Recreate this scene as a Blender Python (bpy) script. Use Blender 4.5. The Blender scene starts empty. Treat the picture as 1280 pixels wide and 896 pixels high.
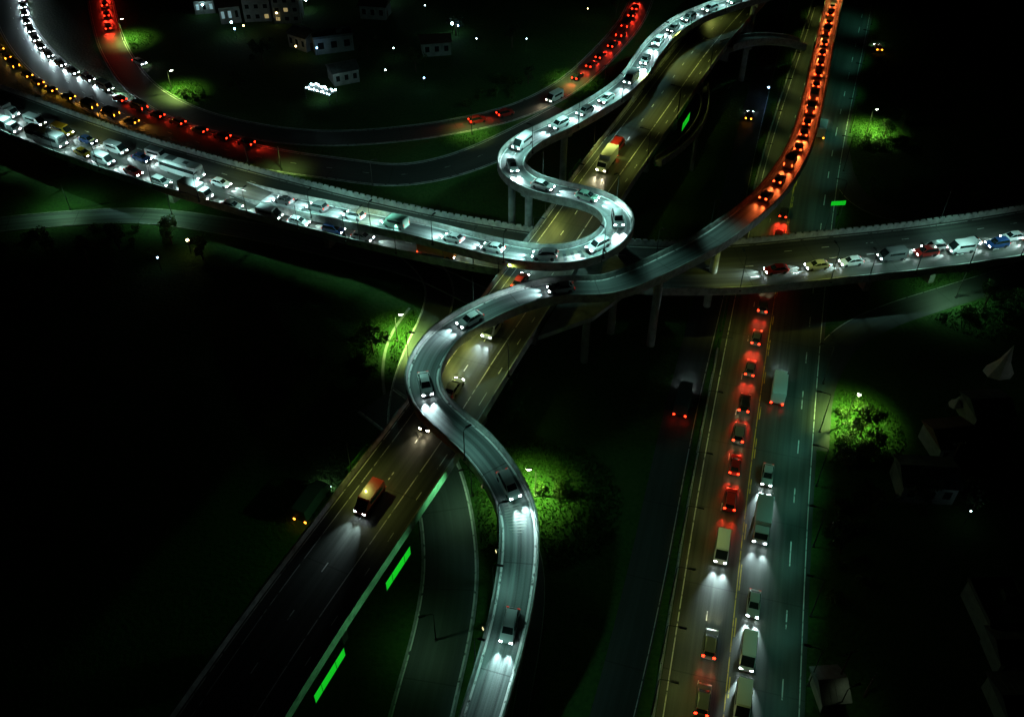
import bpy, bmesh, math, random
from mathutils import Vector, Matrix
R = math.radians
random.seed(11)
S = bpy.context.scene
COL = S.collection

# ------------------------------------------------------------------ camera, sky, moon, exposure
H_CAM, PITCH, F_PX = 110.0, 42.0, 1150.0
cam_d = bpy.data.cameras.new('camera')
cam = bpy.data.objects.new('camera', cam_d); COL.objects.link(cam)
cam.location = (0, 0, H_CAM); cam.rotation_euler = (R(90 - PITCH), 0, 0)
cam_d.sensor_width = 36; cam_d.lens = 36 * F_PX / 1280
cam_d.clip_start = 1; cam_d.clip_end = 6000
S.camera = cam
W = bpy.data.worlds.new('World'); S.world = W; W.use_nodes = True
nt = W.node_tree
sky = nt.nodes.new('ShaderNodeTexSky'); sky.sky_type = 'NISHITA'; sky.sun_disc = False
sky.sun_elevation = R(38); sky.sun_rotation = R(150)
nt.links.new(sky.outputs[0], nt.nodes['Background'].inputs[0])
nt.nodes['Background'].inputs[1].default_value = 0.000012
moon = bpy.data.lights.new('moon', 'SUN'); moon.energy = 0.0003; moon.angle = R(0.5); moon.color = (0.75, 1.0, 0.85)
mo = bpy.data.objects.new('moon', moon); COL.objects.link(mo)
mo.rotation_euler = (R(52), 0, R(-150 + 180))
S.view_settings.view_transform = 'Standard'; S.view_settings.look = 'None'
S.view_settings.exposure = 0.0; S.view_settings.gamma = 1.0
S.view_settings.use_curve_mapping = False
S.render.engine = 'CYCLES'
S.cycles.use_denoising = True
S.cycles.use_light_tree = True
S.cycles.max_bounces = 3; S.cycles.diffuse_bounces = 2; S.cycles.glossy_bounces = 2
S.cycles.sample_clamp_indirect = 2.0
S.cycles.caustics_reflective = False; S.cycles.caustics_refractive = False

# light levels (watts)
BEAM = 1900.0        # one headlamp
POOL = 11500.0        # lamp above grass
DECK = 2000.0        # cut-off lamp above a carriageway

# ------------------------------------------------------------------ helpers
def survey(px, py, z):
    """World point at height z that was sighted at (px, py) on the survey photograph (1280 x 896)."""
    a = R(PITCH); x = (px - 640) / F_PX; y = -(py - 448) / F_PX
    d = Vector((x, math.cos(a) + y * math.sin(a), -math.sin(a) + y * math.cos(a)))
    t = (H_CAM - z) / -d.z
    return Vector((d.x * t, d.y * t, z))

def smooth_path(pts, step=1.5):
    P = [Vector(p) for p in pts]
    P = [P[0] * 2 - P[1]] + P + [P[-1] * 2 - P[-2]]
    raw = []
    for i in range(1, len(P) - 2):
        p0, p1, p2, p3 = P[i - 1:i + 3]
        # centripetal Catmull-Rom
        t0 = 0; t1 = t0 + max(1e-3, (p1 - p0).length ** .5); t2 = t1 + max(1e-3, (p2 - p1).length ** .5); t3 = t2 + max(1e-3, (p3 - p2).length ** .5)
        n = max(2, int((p2 - p1).length / .6))
        for k in range(n):
            t = t1 + (t2 - t1) * k / n
            A1 = p0 * ((t1 - t) / (t1 - t0)) + p1 * ((t - t0) / (t1 - t0))
            A2 = p1 * ((t2 - t) / (t2 - t1)) + p2 * ((t - t1) / (t2 - t1))
            A3 = p2 * ((t3 - t) / (t3 - t2)) + p3 * ((t - t2) / (t3 - t2))
            B1 = A1 * ((t2 - t) / (t2 - t0)) + A2 * ((t - t0) / (t2 - t0))
            B2 = A2 * ((t3 - t) / (t3 - t1)) + A3 * ((t - t1) / (t3 - t1))
            raw.append(B1 * ((t2 - t) / (t2 - t1)) + B2 * ((t - t1) / (t2 - t1)))
    raw.append(P[-2])
    out = [raw[0]]; acc = 0
    for a, b in zip(raw, raw[1:]):
        L = (b - a).length
        while acc + L >= step:
            k = (step - acc) / L
            a = a.lerp(b, k); out.append(a.copy()); L = (b - a).length; acc = 0
        acc += L
    if (out[-1] - raw[-1]).length > .3: out.append(raw[-1])
    for _ in range(6):
        out = [out[0]] + [out[i] * .5 + (out[i - 1] + out[i + 1]) * .25 for i in range(1, len(out) - 1)] + [out[-1]]
    z = [v.z for v in out]
    if max(z) - min(z) > .5:
        for _ in range(min(3000, int(260 * (1.5 / step) ** 2))): z = [z[0]] + [z[i] * .5 + (z[i - 1] + z[i + 1]) * .25 for i in range(1, len(z) - 1)] + [z[-1]]
        for v, q in zip(out, z): v.z = q
    return out

class Path:
    def __init__(self, pts, step=1.5):
        self.p = smooth_path(pts, step)
        self.s = [0]
        for a, b in zip(self.p, self.p[1:]): self.s.append(self.s[-1] + (b - a).length)
        self.len = self.s[-1]
        n = len(self.p); self.t = []; self.nr = []
        for i in range(n):
            d = self.p[min(n - 1, i + 1)] - self.p[max(0, i - 1)]
            d.normalize(); self.t.append(d)
            h = Vector((d.x, d.y, 0)).normalized()
            self.nr.append(Vector((h.y, -h.x, 0)))       # right-hand normal
    def at(self, s, off=0.0, up=0.0):
        s = max(0, min(self.len - 1e-4, s))
        lo, hi = 0, len(self.s) - 1
        while hi - lo > 1:
            m = (lo + hi) // 2
            if self.s[m] <= s: lo = m
            else: hi = m
        k = (s - self.s[lo]) / max(1e-6, self.s[hi] - self.s[lo])
        p = self.p[lo].lerp(self.p[hi], k); n = self.nr[lo].lerp(self.nr[hi], k).normalized(); t = self.t[lo].lerp(self.t[hi], k).normalized()
        return p + n * off + Vector((0, 0, up)), t, n
    def near(self, q):
        best = min(range(len(self.p)), key=lambda i: (self.p[i].x - q.x) ** 2 + (self.p[i].y - q.y) ** 2)
        return self.s[best], ((self.p[best].x - q.x) ** 2 + (self.p[best].y - q.y) ** 2) ** .5

def px_path(lst, z=None, step=1.5):
    return Path([survey(q[0], q[1], q[2] if len(q) > 2 else z) for q in lst], step)

def edge_path(L, Rr, z, n=14):
    """Centre path of a road from its two surveyed edges."""
    A = Path([survey(x, y, z) for x, y in L]); B = Path([survey(x, y, z) for x, y in Rr])
    pts = [(A.at(A.len * k / n)[0] + B.at(B.len * k / n)[0]) / 2 for k in range(n + 1)]
    return Path(pts)

def tag(o, label=None, cat=None, group=None, kind=None):
    if label: o['label'] = label
    if cat: o['category'] = cat
    if group: o['group'] = group
    if kind: o['kind'] = kind
    return o

def empty(name, loc=(0, 0, 0), rz=0.0):
    o = bpy.data.objects.new(name, None); COL.objects.link(o)
    o.location = loc; o.rotation_euler = (0, 0, rz); o.empty_display_size = .5
    return o

class MB:
    """Collects shapes, then links them as ONE mesh object."""
    def __init__(self): self.v = []; self.f = []; self.uv = {}
    def add(self, vs, fs, uvs=None):
        b = len(self.v); self.v += [tuple(v) for v in vs]
        for i, f in enumerate(fs):
            if uvs: self.uv[len(self.f)] = uvs[i]
            self.f.append(tuple(b + k for k in f))
    def box(self, c, s, rz=0.0, top=1.0):
        cx, cy, cz = c; hx, hy, hz = s[0] / 2, s[1] / 2, s[2] / 2
        ca, sa = math.cos(rz), math.sin(rz); vs = []
        for dz, k in ((-hz, 1), (hz, top)):
            for dx, dy in ((-hx, -hy), (hx, -hy), (hx, hy), (-hx, hy)):
                x, y = dx * k, dy * k
                vs.append((cx + x * ca - y * sa, cy + x * sa + y * ca, cz + dz))
        self.add(vs, [(0, 3, 2, 1), (4, 5, 6, 7), (0, 1, 5, 4), (1, 2, 6, 5), (2, 3, 7, 6), (3, 0, 4, 7)])
    def tube(self, pts, r, n=8):
        pts = [Vector(p) for p in pts]; rs = r if isinstance(r, (list, tuple)) else [r] * len(pts)
        vs = []; fs = []
        for i, p in enumerate(pts):
            d = (pts[min(len(pts) - 1, i + 1)] - pts[max(0, i - 1)]).normalized()
            a = d.cross(Vector((0, 0, 1)) if abs(d.z) < .9 else Vector((1, 0, 0))).normalized(); b = d.cross(a)
            for k in range(n):
                t = 2 * math.pi * k / n
                vs.append(p + (a * math.cos(t) + b * math.sin(t)) * rs[i])
        for i in range(len(pts) - 1):
            for k in range(n):
                fs.append((i * n + k, i * n + (k + 1) % n, (i + 1) * n + (k + 1) % n, (i + 1) * n + k))
        fs.append(tuple(range(n - 1, -1, -1))); fs.append(tuple((len(pts) - 1) * n + k for k in range(n)))
        self.add(vs, fs)
    def sweep(self, path, prof, closed=True, s0=None, s1=None, caps=True):
        """Profile [(offset, height)] carried along a path; uv = (offset, distance)."""
        idx = [i for i in range(len(path.p)) if (s0 is None or path.s[i] >= s0) and (s1 is None or path.s[i] <= s1)]
        if len(idx) < 2: return
        n = len(prof); vs = []; fs = []; uvs = []
        for i in idx:
            for o, h in prof: vs.append(path.p[i] + path.nr[i] * o + Vector((0, 0, h)))
        m = n if closed else n - 1
        for a in range(len(idx) - 1):
            for k in range(m):
                k2 = (k + 1) % n
                fs.append((a * n + k, (a + 1) * n + k, (a + 1) * n + k2, a * n + k2))
                sa, sb = path.s[idx[a]], path.s[idx[a + 1]]
                uvs.append(((prof[k][0], sa), (prof[k][0], sb), (prof[k2][0], sb), (prof[k2][0], sa)))
        if closed and caps:
            fs.append(tuple(range(n))); uvs.append(tuple(prof))
            fs.append(tuple((len(idx) - 1) * n + k for k in range(n - 1, -1, -1))); uvs.append(tuple(reversed(prof)))
        self.add(vs, fs, uvs)
    def build(self, name, mat, parent=None, bevel=0, smooth=False):
        me = bpy.data.meshes.new(name); me.from_pydata(self.v, [], self.f)
        if self.uv:
            u = me.uv_layers.new(name='UVMap')
            for p in me.polygons:
                q = self.uv.get(p.index)
                if q:
                    for li, c in zip(p.loop_indices, q): u.data[li].uv = c
        bm = bmesh.new(); bm.from_mesh(me)
        bmesh.ops.recalc_face_normals(bm, faces=bm.faces)
        if bevel: bmesh.ops.bevel(bm, geom=list(bm.edges), offset=bevel, segments=2, affect='EDGES', profile=.6)
        bm.to_mesh(me); bm.free()
        if smooth:
            for p in me.polygons: p.use_smooth = True
        me.materials.append(mat); me.update()
        o = bpy.data.objects.new(name, me); COL.objects.link(o)
        if parent: o.parent = parent
        return o

def copy_tree(o, parent=None):
    c = o.copy(); COL.objects.link(c)
    if parent: c.parent = parent
    for ch in list(o.children): copy_tree(ch, c)
    return c

ORD = 'first second third fourth fifth sixth seventh eighth ninth tenth eleventh twelfth thirteenth fourteenth fifteenth sixteenth seventeenth eighteenth nineteenth twentieth twenty-first twenty-second twenty-third twenty-fourth twenty-fifth twenty-sixth twenty-seventh twenty-eighth twenty-ninth thirtieth'.split()

# ------------------------------------------------------------------ materials
def mat(name, col, rough=.6, metal=0.0, noise=None, emit=0.0, ecol=None, bump=0.0, coat=0.0):
    m = bpy.data.materials.new(name); m.use_nodes = True
    n = m.node_tree.nodes; l = m.node_tree.links; b = n['Principled BSDF']
    b.inputs['Base Color'].default_value = (*col, 1); b.inputs['Roughness'].default_value = rough; b.inputs['Metallic'].default_value = metal
    if coat: b.inputs['Coat Weight'].default_value = coat
    if emit:
        b.inputs['Emission Color'].default_value = (*(ecol or col), 1); b.inputs['Emission Strength'].default_value = emit
    if noise:
        scale, amt = noise
        tc = n.new('ShaderNodeTexCoord'); tx = n.new('ShaderNodeTexNoise'); tx.inputs['Scale'].default_value = scale; tx.inputs['Detail'].default_value = 8; tx.inputs['Roughness'].default_value = .65
        l.new(tc.outputs['Object'], tx.inputs['Vector'])
        rp = n.new('ShaderNodeValToRGB'); rp.color_ramp.elements[0].position = .3; rp.color_ramp.elements[1].position = .72
        rp.color_ramp.elements[0].color = (*[c * (1 - amt) for c in col], 1); rp.color_ramp.elements[1].color = (*[c * (1 + amt) for c in col], 1)
        l.new(tx.outputs['Fac'], rp.inputs[0]); l.new(rp.outputs[0], b.inputs['Base Color'])
        if bump:
            bp = n.new('ShaderNodeBump'); bp.inputs['Strength'].default_value = bump; bp.inputs['Distance'].default_value = .1
            l.new(tx.outputs['Fac'], bp.inputs['Height']); l.new(bp.outputs[0], b.inputs['Normal'])
    return m

def road_mat(name, col, rough=.5, streak=.35):
    """Asphalt or deck concrete: patches, long tyre-polished streaks along the road, expansion joints, fine grain."""
    m = bpy.data.materials.new(name); m.use_nodes = True
    n = m.node_tree.nodes; l = m.node_tree.links; b = n['Principled BSDF']
    uv = n.new('ShaderNodeUVMap')
    def noise(sx, sy, det, coord=uv.outputs[0]):
        mp = n.new('ShaderNodeMapping'); mp.inputs['Scale'].default_value = (sx, sy, 1); l.new(coord, mp.inputs[0])
        t = n.new('ShaderNodeTexNoise'); t.inputs['Scale'].default_value = 1; t.inputs['Detail'].default_value = det; l.new(mp.outputs[0], t.inputs['Vector']); return t.outputs['Fac']
    def mathn(op, a, bv):
        q = n.new('ShaderNodeMath'); q.operation = op
        for k, v in enumerate((a, bv)):
            if isinstance(v, (int, float)): q.inputs[k].default_value = v
            else: l.new(v, q.inputs[k])
        return q.outputs[0]
    st = noise(1.6, .018, 5); pt = noise(.12, .05, 6); gr = noise(7, 7, 3)
    v = mathn('MULTIPLY', mathn('SUBTRACT', st, .5), streak * 4)
    v = mathn('ADD', v, mathn('MULTIPLY', mathn('SUBTRACT', pt, .5), 1.3))
    v = mathn('ADD', v, mathn('MULTIPLY', mathn('SUBTRACT', gr, .5), .7))
    v = mathn('ADD', v, 1.0)
    # transverse joints every 12 m
    sep = n.new('ShaderNodeSeparateXYZ'); l.new(uv.outputs[0], sep.inputs[0])
    fr = mathn('FRACT', mathn('MULTIPLY', sep.outputs[1], 1 / 14.0), 0)
    jt = mathn('GREATER_THAN', fr, .012)
    v = mathn('MULTIPLY', v, mathn('ADD', mathn('MULTIPLY', jt, .45), .55))
    v = mathn('MAXIMUM', v, .25)
    mx = n.new('ShaderNodeVectorMath'); mx.operation = 'SCALE'; mx.inputs[0].default_value = col; l.new(v, mx.inputs['Scale'])
    l.new(mx.outputs[0], b.inputs['Base Color'])
    l.new(mathn('ADD', mathn('MULTIPLY', st, .3), rough - .15), b.inputs['Roughness'])
    bp = n.new('ShaderNodeBump'); bp.inputs['Strength'].default_value = .25; bp.inputs['Distance'].default_value = .02
    l.new(gr, bp.inputs['Height']); l.new(bp.outputs[0], b.inputs['Normal'])
    return m

def paint_mat(name, col):
    """Road paint, worn through in patches."""
    m = bpy.data.materials.new(name); m.use_nodes = True
    n = m.node_tree.nodes; l = m.node_tree.links; b = n['Principled BSDF']; b.inputs['Roughness'].default_value = .5
    tc = n.new('ShaderNodeTexCoord'); t = n.new('ShaderNodeTexNoise'); t.inputs['Scale'].default_value = 1.1; t.inputs['Detail'].default_value = 7
    l.new(tc.outputs['Object'], t.inputs['Vector'])
    r = n.new('ShaderNodeValToRGB'); r.color_ramp.elements[0].position = .34; r.color_ramp.elements[1].position = .46
    r.color_ramp.elements[0].color = (.07, .075, .07, 1); r.color_ramp.elements[1].color = (*col, 1)
    l.new(t.outputs['Fac'], r.inputs[0]); l.new(r.outputs[0], b.inputs['Base Color'])
    return m

def leaf_mat(name, col, spread=.5):
    m = bpy.data.materials.new(name); m.use_nodes = True
    n = m.node_tree.nodes; l = m.node_tree.links; b = n['Principled BSDF']; b.inputs['Roughness'].default_value = .55
    g = n.new('ShaderNodeNewGeometry'); r = n.new('ShaderNodeValToRGB')
    r.color_ramp.elements[0].color = (*[c * (1 - spread) for c in col], 1); r.color_ramp.elements[1].color = (col[0] * (1 + spread * 1.4), col[1] * (1 + spread), col[2] * (1 + spread * .5), 1)
    l.new(g.outputs['Random Per Island'], r.inputs[0]); l.new(r.outputs[0], b.inputs['Base Color'])
    return m

M = dict(
    asphalt=road_mat('asphalt', (.052, .060, .050), .5, .6),
    asphalt_old=road_mat('worn_asphalt', (.050, .056, .050), .6),
    deck=road_mat('deck_concrete', (.125, .155, .15), .5, .85),
    deck_pale=road_mat('pale_deck_concrete', (.14, .175, .17), .5, .85),
    lane=road_mat('side_lane_asphalt', (.055, .07, .062), .6),
    concrete=mat('concrete', (.24, .27, .24), .8, noise=(.5, .45), bump=.3),
    parapet=mat('parapet_concrete', (.30, .33, .30), .75, noise=(.8, .5)),
    white_paint=paint_mat('white_road_paint', (.72, .74, .70)),
    ramp_streak_paint=paint_mat('line_and_light_streak_paint', (.80, .84, .82)),  # ramp lines, edges widened and whitened to stand in for headlight streaks
    yellow_paint=paint_mat('yellow_road_paint', (.60, .48, .06)),
    grass=leaf_mat('grass_blades', (.03, .115, .008), .6),
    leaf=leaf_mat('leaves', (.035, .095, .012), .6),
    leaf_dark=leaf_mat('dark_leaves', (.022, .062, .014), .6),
    bark=mat('bark', (.09, .065, .04), .9, noise=(3, .5)),
    steel=mat('galvanised_steel', (.16, .17, .16), .5, .6, noise=(4, .25)),
    dark_steel=mat('dark_painted_steel', (.03, .035, .03), .5, .3),
    lamp_white=mat('lamp_lens', (.9, 1, .9), .4, emit=45, ecol=(.85, 1, .72)),
    lamp_dim=mat('shielded_lens', (.9, .9, .6), .4, emit=1.5, ecol=(1, .85, .4)),
    sign_green=mat('lit_green_sign_face', (.01, .3, .02), .4, emit=.45, ecol=(.012, 1, .03)),
    rib_green=mat('green_ribbed_panel', (.04, .22, .03), .6, noise=(1.2, .4)),
    glass=mat('tinted_glass', (.012, .018, .018), .08),
    tyre=mat('tyre_rubber', (.015, .015, .015), .8),
    head=mat('headlight_lens', (.9, 1, 1), .2, emit=60, ecol=(.82, .97, 1)),
    warm_head=mat('warm_headlight_lens', (1, .95, .8), .2, emit=60, ecol=(1, .85, .55)),
    tail=mat('taillight_lens', (.6, .02, .01), .3, emit=14, ecol=(1, .022, .006)),
    dim_tail=mat('dim_taillight_lens', (.5, .02, .01), .3, emit=.5, ecol=(1, .05, .02)),
    orange_tail=mat('orange_taillight_lens', (.6, .1, .01), .3, emit=14, ecol=(1, .06, .01)),
    amber=mat('amber_lens', (.8, .3, .01), .3, emit=10, ecol=(1, .32, .02)),
    off_tail=mat('unlit_lens', (.3, .02, .02), .3),
    off_head=mat('unlit_clear_lens', (.5, .52, .52), .15),
    roof=mat('sheet_roof', (.10, .12, .11), .7, noise=(.9, .4)),
    roof_tile=mat('tile_roof', (.13, .075, .05), .8, noise=(1.3, .4)),
    wall=mat('rendered_wall', (.26, .29, .26), .85, noise=(.6, .3)),
    wall_white=mat('white_wall', (.30, .34, .30), .85, noise=(.7, .2)),
    win_dark=mat('dark_window', (.015, .02, .02), .1),
    win_cool=mat('lit_cool_window', (.6, .8, .9), .4, emit=.22, ecol=(.6, .95, 1)),
    win_warm=mat('lit_warm_window', (.9, .7, .4), .4, emit=.3, ecol=(1, .75, .3)),
    bulb_cool=mat('cool_bulb', (.7, .9, 1), .4, emit=26, ecol=(.6, .92, 1)),
    bulb_blue=mat('blue_bulb', (.4, .6, 1), .4, emit=26, ecol=(.3, .55, 1)),
    bulb_warm=mat('warm_bulb', (1, .8, .4), .4, emit=20, ecol=(1, .7, .3)),
    canvas=mat('white_canvas', (.70, .74, .70), .8, noise=(.8, .2)),
)
PAINT = {n: mat(n.replace(' ', '_') + '_car_paint', c, .3, m, coat=.6) for n, c, m in (
    ('white', (.72, .75, .75), 0), ('silver', (.48, .50, .50), .35), ('grey', (.14, .15, .15), .3), ('black', (.012, .013, .013), 0),
    ('red', (.36, .015, .012), 0), ('blue', (.02, .06, .2), .2), ('yellow', (.5, .3, .02), 0), ('pale green', (.25, .45, .35), 0), ('orange', (.5, .13, .02), 0))}

# ------------------------------------------------------------------ ground
gm = bpy.data.materials.new('ground_soil'); gm.use_nodes = True
n = gm.node_tree.nodes; l = gm.node_tree.links; b = n['Principled BSDF']; b.inputs['Roughness'].default_value = .95
tc = n.new('ShaderNodeTexCoord')
t1 = n.new('ShaderNodeTexNoise'); t1.inputs['Scale'].default_value = .06; t1.inputs['Detail'].default_value = 9; t1.inputs['Roughness'].default_value = .7
t2 = n.new('ShaderNodeTexNoise'); t2.inputs['Scale'].default_value = 1.4; t2.inputs['Detail'].default_value = 6
l.new(tc.outputs['Object'], t1.inputs['Vector']); l.new(tc.outputs['Object'], t2.inputs['Vector'])
mixn = n.new('ShaderNodeMix'); mixn.data_type = 'FLOAT'; mixn.inputs[0].default_value = .45
l.new(t1.outputs['Fac'], mixn.inputs[2]); l.new(t2.outputs['Fac'], mixn.inputs[3])
rp = n.new('ShaderNodeValToRGB'); cr = rp.color_ramp
cr.elements[0].position = .36; cr.elements[0].color = (.012, .045, .006, 1); cr.elements[1].position = .66; cr.elements[1].color = (.055, .10, .018, 1)
e = cr.elements.new(.5); e.color = (.02, .085, .006, 1)
l.new(mixn.outputs[0], rp.inputs[0]); l.new(rp.outputs[0], b.inputs['Base Color'])
bp = n.new('ShaderNodeBump'); bp.inputs['Strength'].default_value = .8; bp.inputs['Distance'].default_value = .3; l.new(t2.outputs['Fac'], bp.inputs['Height']); l.new(bp.outputs[0], b.inputs['Normal'])
m_ = MB(); m_.add([(-3000, -500, 0), (3000, -500, 0), (3000, 5500, 0), (-3000, 5500, 0)], [(0, 1, 2, 3)])
tag(m_.build('ground', gm), kind='structure')

# ------------------------------------------------------------------ roads at ground level
ROADS = []      # (path, half width, z0) used to keep piers and trees off the carriageways
def ground_road(name, path, w, m, z, lines=(), kerb=0.0):
    q = MB(); q.sweep(path, [(-w / 2, z), (w / 2, z)], closed=False)
    tag(q.build(name, m, smooth=True), kind='structure')
    if kerb:
        k = MB()
        for sd in (-1, 1):
            a = sd * w / 2; c = sd * (w / 2 + kerb)
            k.sweep(path, [(min(a, c), -.02), (min(a, c), .13), (max(a, c), .13), (max(a, c), -.02)])
        tag(k.build('kerb', M['parapet']), kind='structure')
    if lines: tag(marking_mesh(path, lines, z).build('road_markings', M['white_paint']), kind='structure')
    ROADS.append((path, w / 2 + .5))
def marking_mesh(path, lines, z):
    q = MB()
    for off, dash, lw in lines:
        if not dash:
            q.sweep(path, [(off - lw / 2, z + .012), (off + lw / 2, z + .012)], closed=False)
        else:
            on, gap = dash; s = random.uniform(0, 3)
            while s < path.len:
                q.sweep(path, [(off - lw / 2, z + .012), (off + lw / 2, z + .012)], closed=False, s0=s, s1=s + on); s += on + gap
    return q

DR_ = [(330, 960), (363, 896), (530, 635), (606, 528), (672, 418), (776, 250), (852, 138), (903, 62), (952, 10), (990, -28)]
DL_ = [(150, 975), (207, 896), (354, 706), (440, 590), (593, 381), (645, 324), (710, 232), (794, 124), (856, 46), (890, 6), (922, -28)]
HL_ = [(795, 990), (811, 896), (872, 560), (947, 228), (1011, 17), (1030, -50)]
HR_ = [(1012, 990), (1014, 896), (1024, 560), (1051, 218), (1092, 17), (1104, -50)]
FL_ = [(-60, 82), (0, 107), (101, 148), (269, 198), (430, 242), (660, 285), (770, 303), (897, 308), (1051, 293), (1203, 280), (1280, 266), (1370, 250)]
FR_ = [(-60, 153), (0, 170), (57, 190), (134, 217), (279, 263), (430, 302), (495, 320), (613, 345), (774, 364), (850, 366), (1018, 354), (1203, 330), (1280, 318), (1370, 302)]
ZF, ZD, ZS = 8.0, 13.0, 18.4
highway = edge_path(HL_, HR_, 0)
D = edge_path(DL_, DR_, ZD)
F = edge_path(FL_, FR_, ZF)
HW = 18.0; DW = 11.8; FW = 14.6

ground_road('highway', highway, HW, M['asphalt'], .03)
def at_px(path, px, py, z):
    """Signed offset of a surveyed point from a path."""
    q = survey(px, py, z); s, _ = path.near(q); p, t, nr = path.at(s); return s, (q - p).dot(nr)
offs = [at_px(highway, x, y, 0)[1] for x, y in ((856, 720), (922, 740), (985, 740))]
hm = MB()
q = marking_mesh(highway, [(offs[0], None, .16), (offs[2], (5, 6), .18), (HW / 2 - .7, None, .15), ((offs[0] + offs[1]) / 2, (3, 7), .14)], .03)
tag(q.build('road_markings', M['white_paint']), kind='structure')
q = marking_mesh(highway, [(offs[1] - .16, None, .13), (offs[1] + .16, (5, 3.5), .15)], .03)
tag(q.build('median_markings', M['yellow_paint']), kind='structure')

C_ = px_path([(4, -60), (10, -10), (20, 32), (52, 76), (104, 116), (165, 147), (240, 176), (336, 199), (420, 211), (500, 219), (570, 206), (640, 177), (710, 140)], 0)
ground_road('slip_road', C_, 9.5, M['asphalt_old'], .016, [(-4.3, None, .14), (4.3, None, .14), (0, (3, 6), .12)], .25)
E_ = px_path([(118, -60), (124, -10), (132, 30), (146, 68), (180, 112), (235, 143), (310, 163), (400, 173), (500, 168), (600, 152), (660, 134), (712, 106), (762, 60), (790, 25), (806, -15), (815, -60)], 0)
ground_road('loop_road', E_, 7.5, M['asphalt_old'], .022, [(-3.3, None, .12), (3.3, None, .12)], .2)
ground_road('west_road', px_path([(-80, 292), (0, 281), (90, 273), (180, 270), (300, 286), (420, 312), (520, 336), (600, 372)], 0), 5.5, M['deck'], .018, (), .25)
ground_road('lamp_lit_road', px_path([(470, 640), (502, 560), (508, 490), (526, 435), (545, 392), (550, 358), (530, 328), (490, 300), (430, 268)], 0), 5.0, M['lane'], .026, [(-2.8, None, .14), (2.8, None, .12)], .2)
ground_road('path', px_path([(488, 527), (480, 490), (478, 460), (484, 428), (497, 404), (512, 385)], 0), .5, M['concrete'], .012)
ground_road('under_road', px_path([(505, 990), (530, 880), (553, 790), (563, 720), (560, 660), (548, 600), (520, 540), (470, 500)], 0), 7.6, M['lane'], .020, [(-3.65, None, .22), (3.65, None, .26)], .3)
ground_road('footpath', px_path([(640, 960), (652, 880), (667, 800), (673, 730), (668, 690), (650, 650), (620, 610)], 0), 1.8, M['lane'], .014, (), .12)
ground_road('frontage_road', px_path([(748, 960), (775, 860), (808, 720), (850, 520), (880, 400), (908, 290), (935, 170), (958, 80), (975, 10), (985, -40)], 0), 5.5, M['asphalt_old'], .012, [(2.5, None, .12)])
ground_road('exit_road', px_path([(1012, 560), (1022, 480), (1055, 425), (1110, 395), (1180, 372), (1290, 338)], 0), 6.0, M['lane'], .010, [(-2.8, None, .1)])
ground_road('entry_road', px_path([(1046, 180), (1056, 225), (1080, 255), (1125, 270), (1180, 268), (1250, 252), (1330, 228)], 0), 5.5, M['lane'], .008, [(2.5, None, .1)])

# ------------------------------------------------------------------ elevated roads
def over_road(p, own):
    for path, hw in ROADS:
        if path is own: continue
        if path.near(p)[1] < hw + 1.2: return True
    return False
def bridge(name, label, cat, path, w, m, lines=(), par_h=.95, pier_every=26, pier_w=2.0, thick=1.1, paint='white_paint', pier_from=4, pier_at=None, blocks=None, round_pier=False):
    e = empty(name, (0, 0, 0)); tag(e, label, cat)
    g = MB(); hw = w / 2
    g.sweep(path, [(-hw, 0), (-hw, -.6), (-hw * .6, -thick - .3), (hw * .6, -thick - .3), (hw, -.6), (hw, 0)])
    g.build('girder', M['concrete'], e)
    t = MB(); t.sweep(path, [(-hw + .3, .012), (hw - .3, .012)], closed=False); t.build('carriageway', m, e, smooth=True)
    for sd in (-1, 1):
        a, c, d2 = sd * (hw + .03), sd * (hw - .3), sd * (hw - .18)
        P = MB(); P.sweep(path, [(a, -.75), (a, par_h), (d2, par_h), (c, .25), (c, .003), (sd * (hw + .003), .003), (sd * (hw + .003), -.75)])
        if blocks == sd:      # planter blocks along the top of this side
            s = 1.0
            while s < path.len - 1:
                pt, tt, nn = path.at(s, sd * (hw - .08), par_h + .16)
                P.box(pt, (.95, .30, .30 + random.uniform(-.05, .08)), math.atan2(tt.y, tt.x)); s += 1.45
        P.build('parapet', M['parapet'], e)
    if lines: marking_mesh(path, lines, .012).build('lane_marking', M[paint], e)
    ss = pier_at or [pier_from + k * pier_every for k in range(int((path.len - pier_from) / pier_every) + 1)]
    for s in ss:
        p, tt, nn = path.at(s)
        if p.z < 2.5 or (not pier_at and over_road(p, path)): continue
        k = MB(); rz = math.atan2(tt.y, tt.x); zt = p.z - thick - .315
        if round_pier:
            k.tube([(p.x, p.y, -.3), (p.x, p.y, zt - .7)], pier_w / 2, 14); k.box((p.x, p.y, zt - .35), (1.1, w * .62, .7), rz)
        else:
            vs = []
            for z, a, bq in ((-.3, .6, pier_w / 2), (zt - 1.6, .6, pier_w / 2), (zt, .75, w * .32)):
                for x, y in ((-a, -bq), (a, -bq), (a, bq), (-a, bq)):
                    vs.append((p.x + x * math.cos(rz) - y * math.sin(rz), p.y + x * math.sin(rz) + y * math.cos(rz), z))
            fs = [(0, 1, 2, 3), (8, 9, 10, 11)]
            for L_ in (0, 4):
                for i in range(4): fs.append((L_ + i, L_ + (i + 1) % 4, L_ + 4 + (i + 1) % 4, L_ + 4 + i))
            k.add(vs, fs)
        k.build('pier', M['concrete'], e)
    return e

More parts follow.
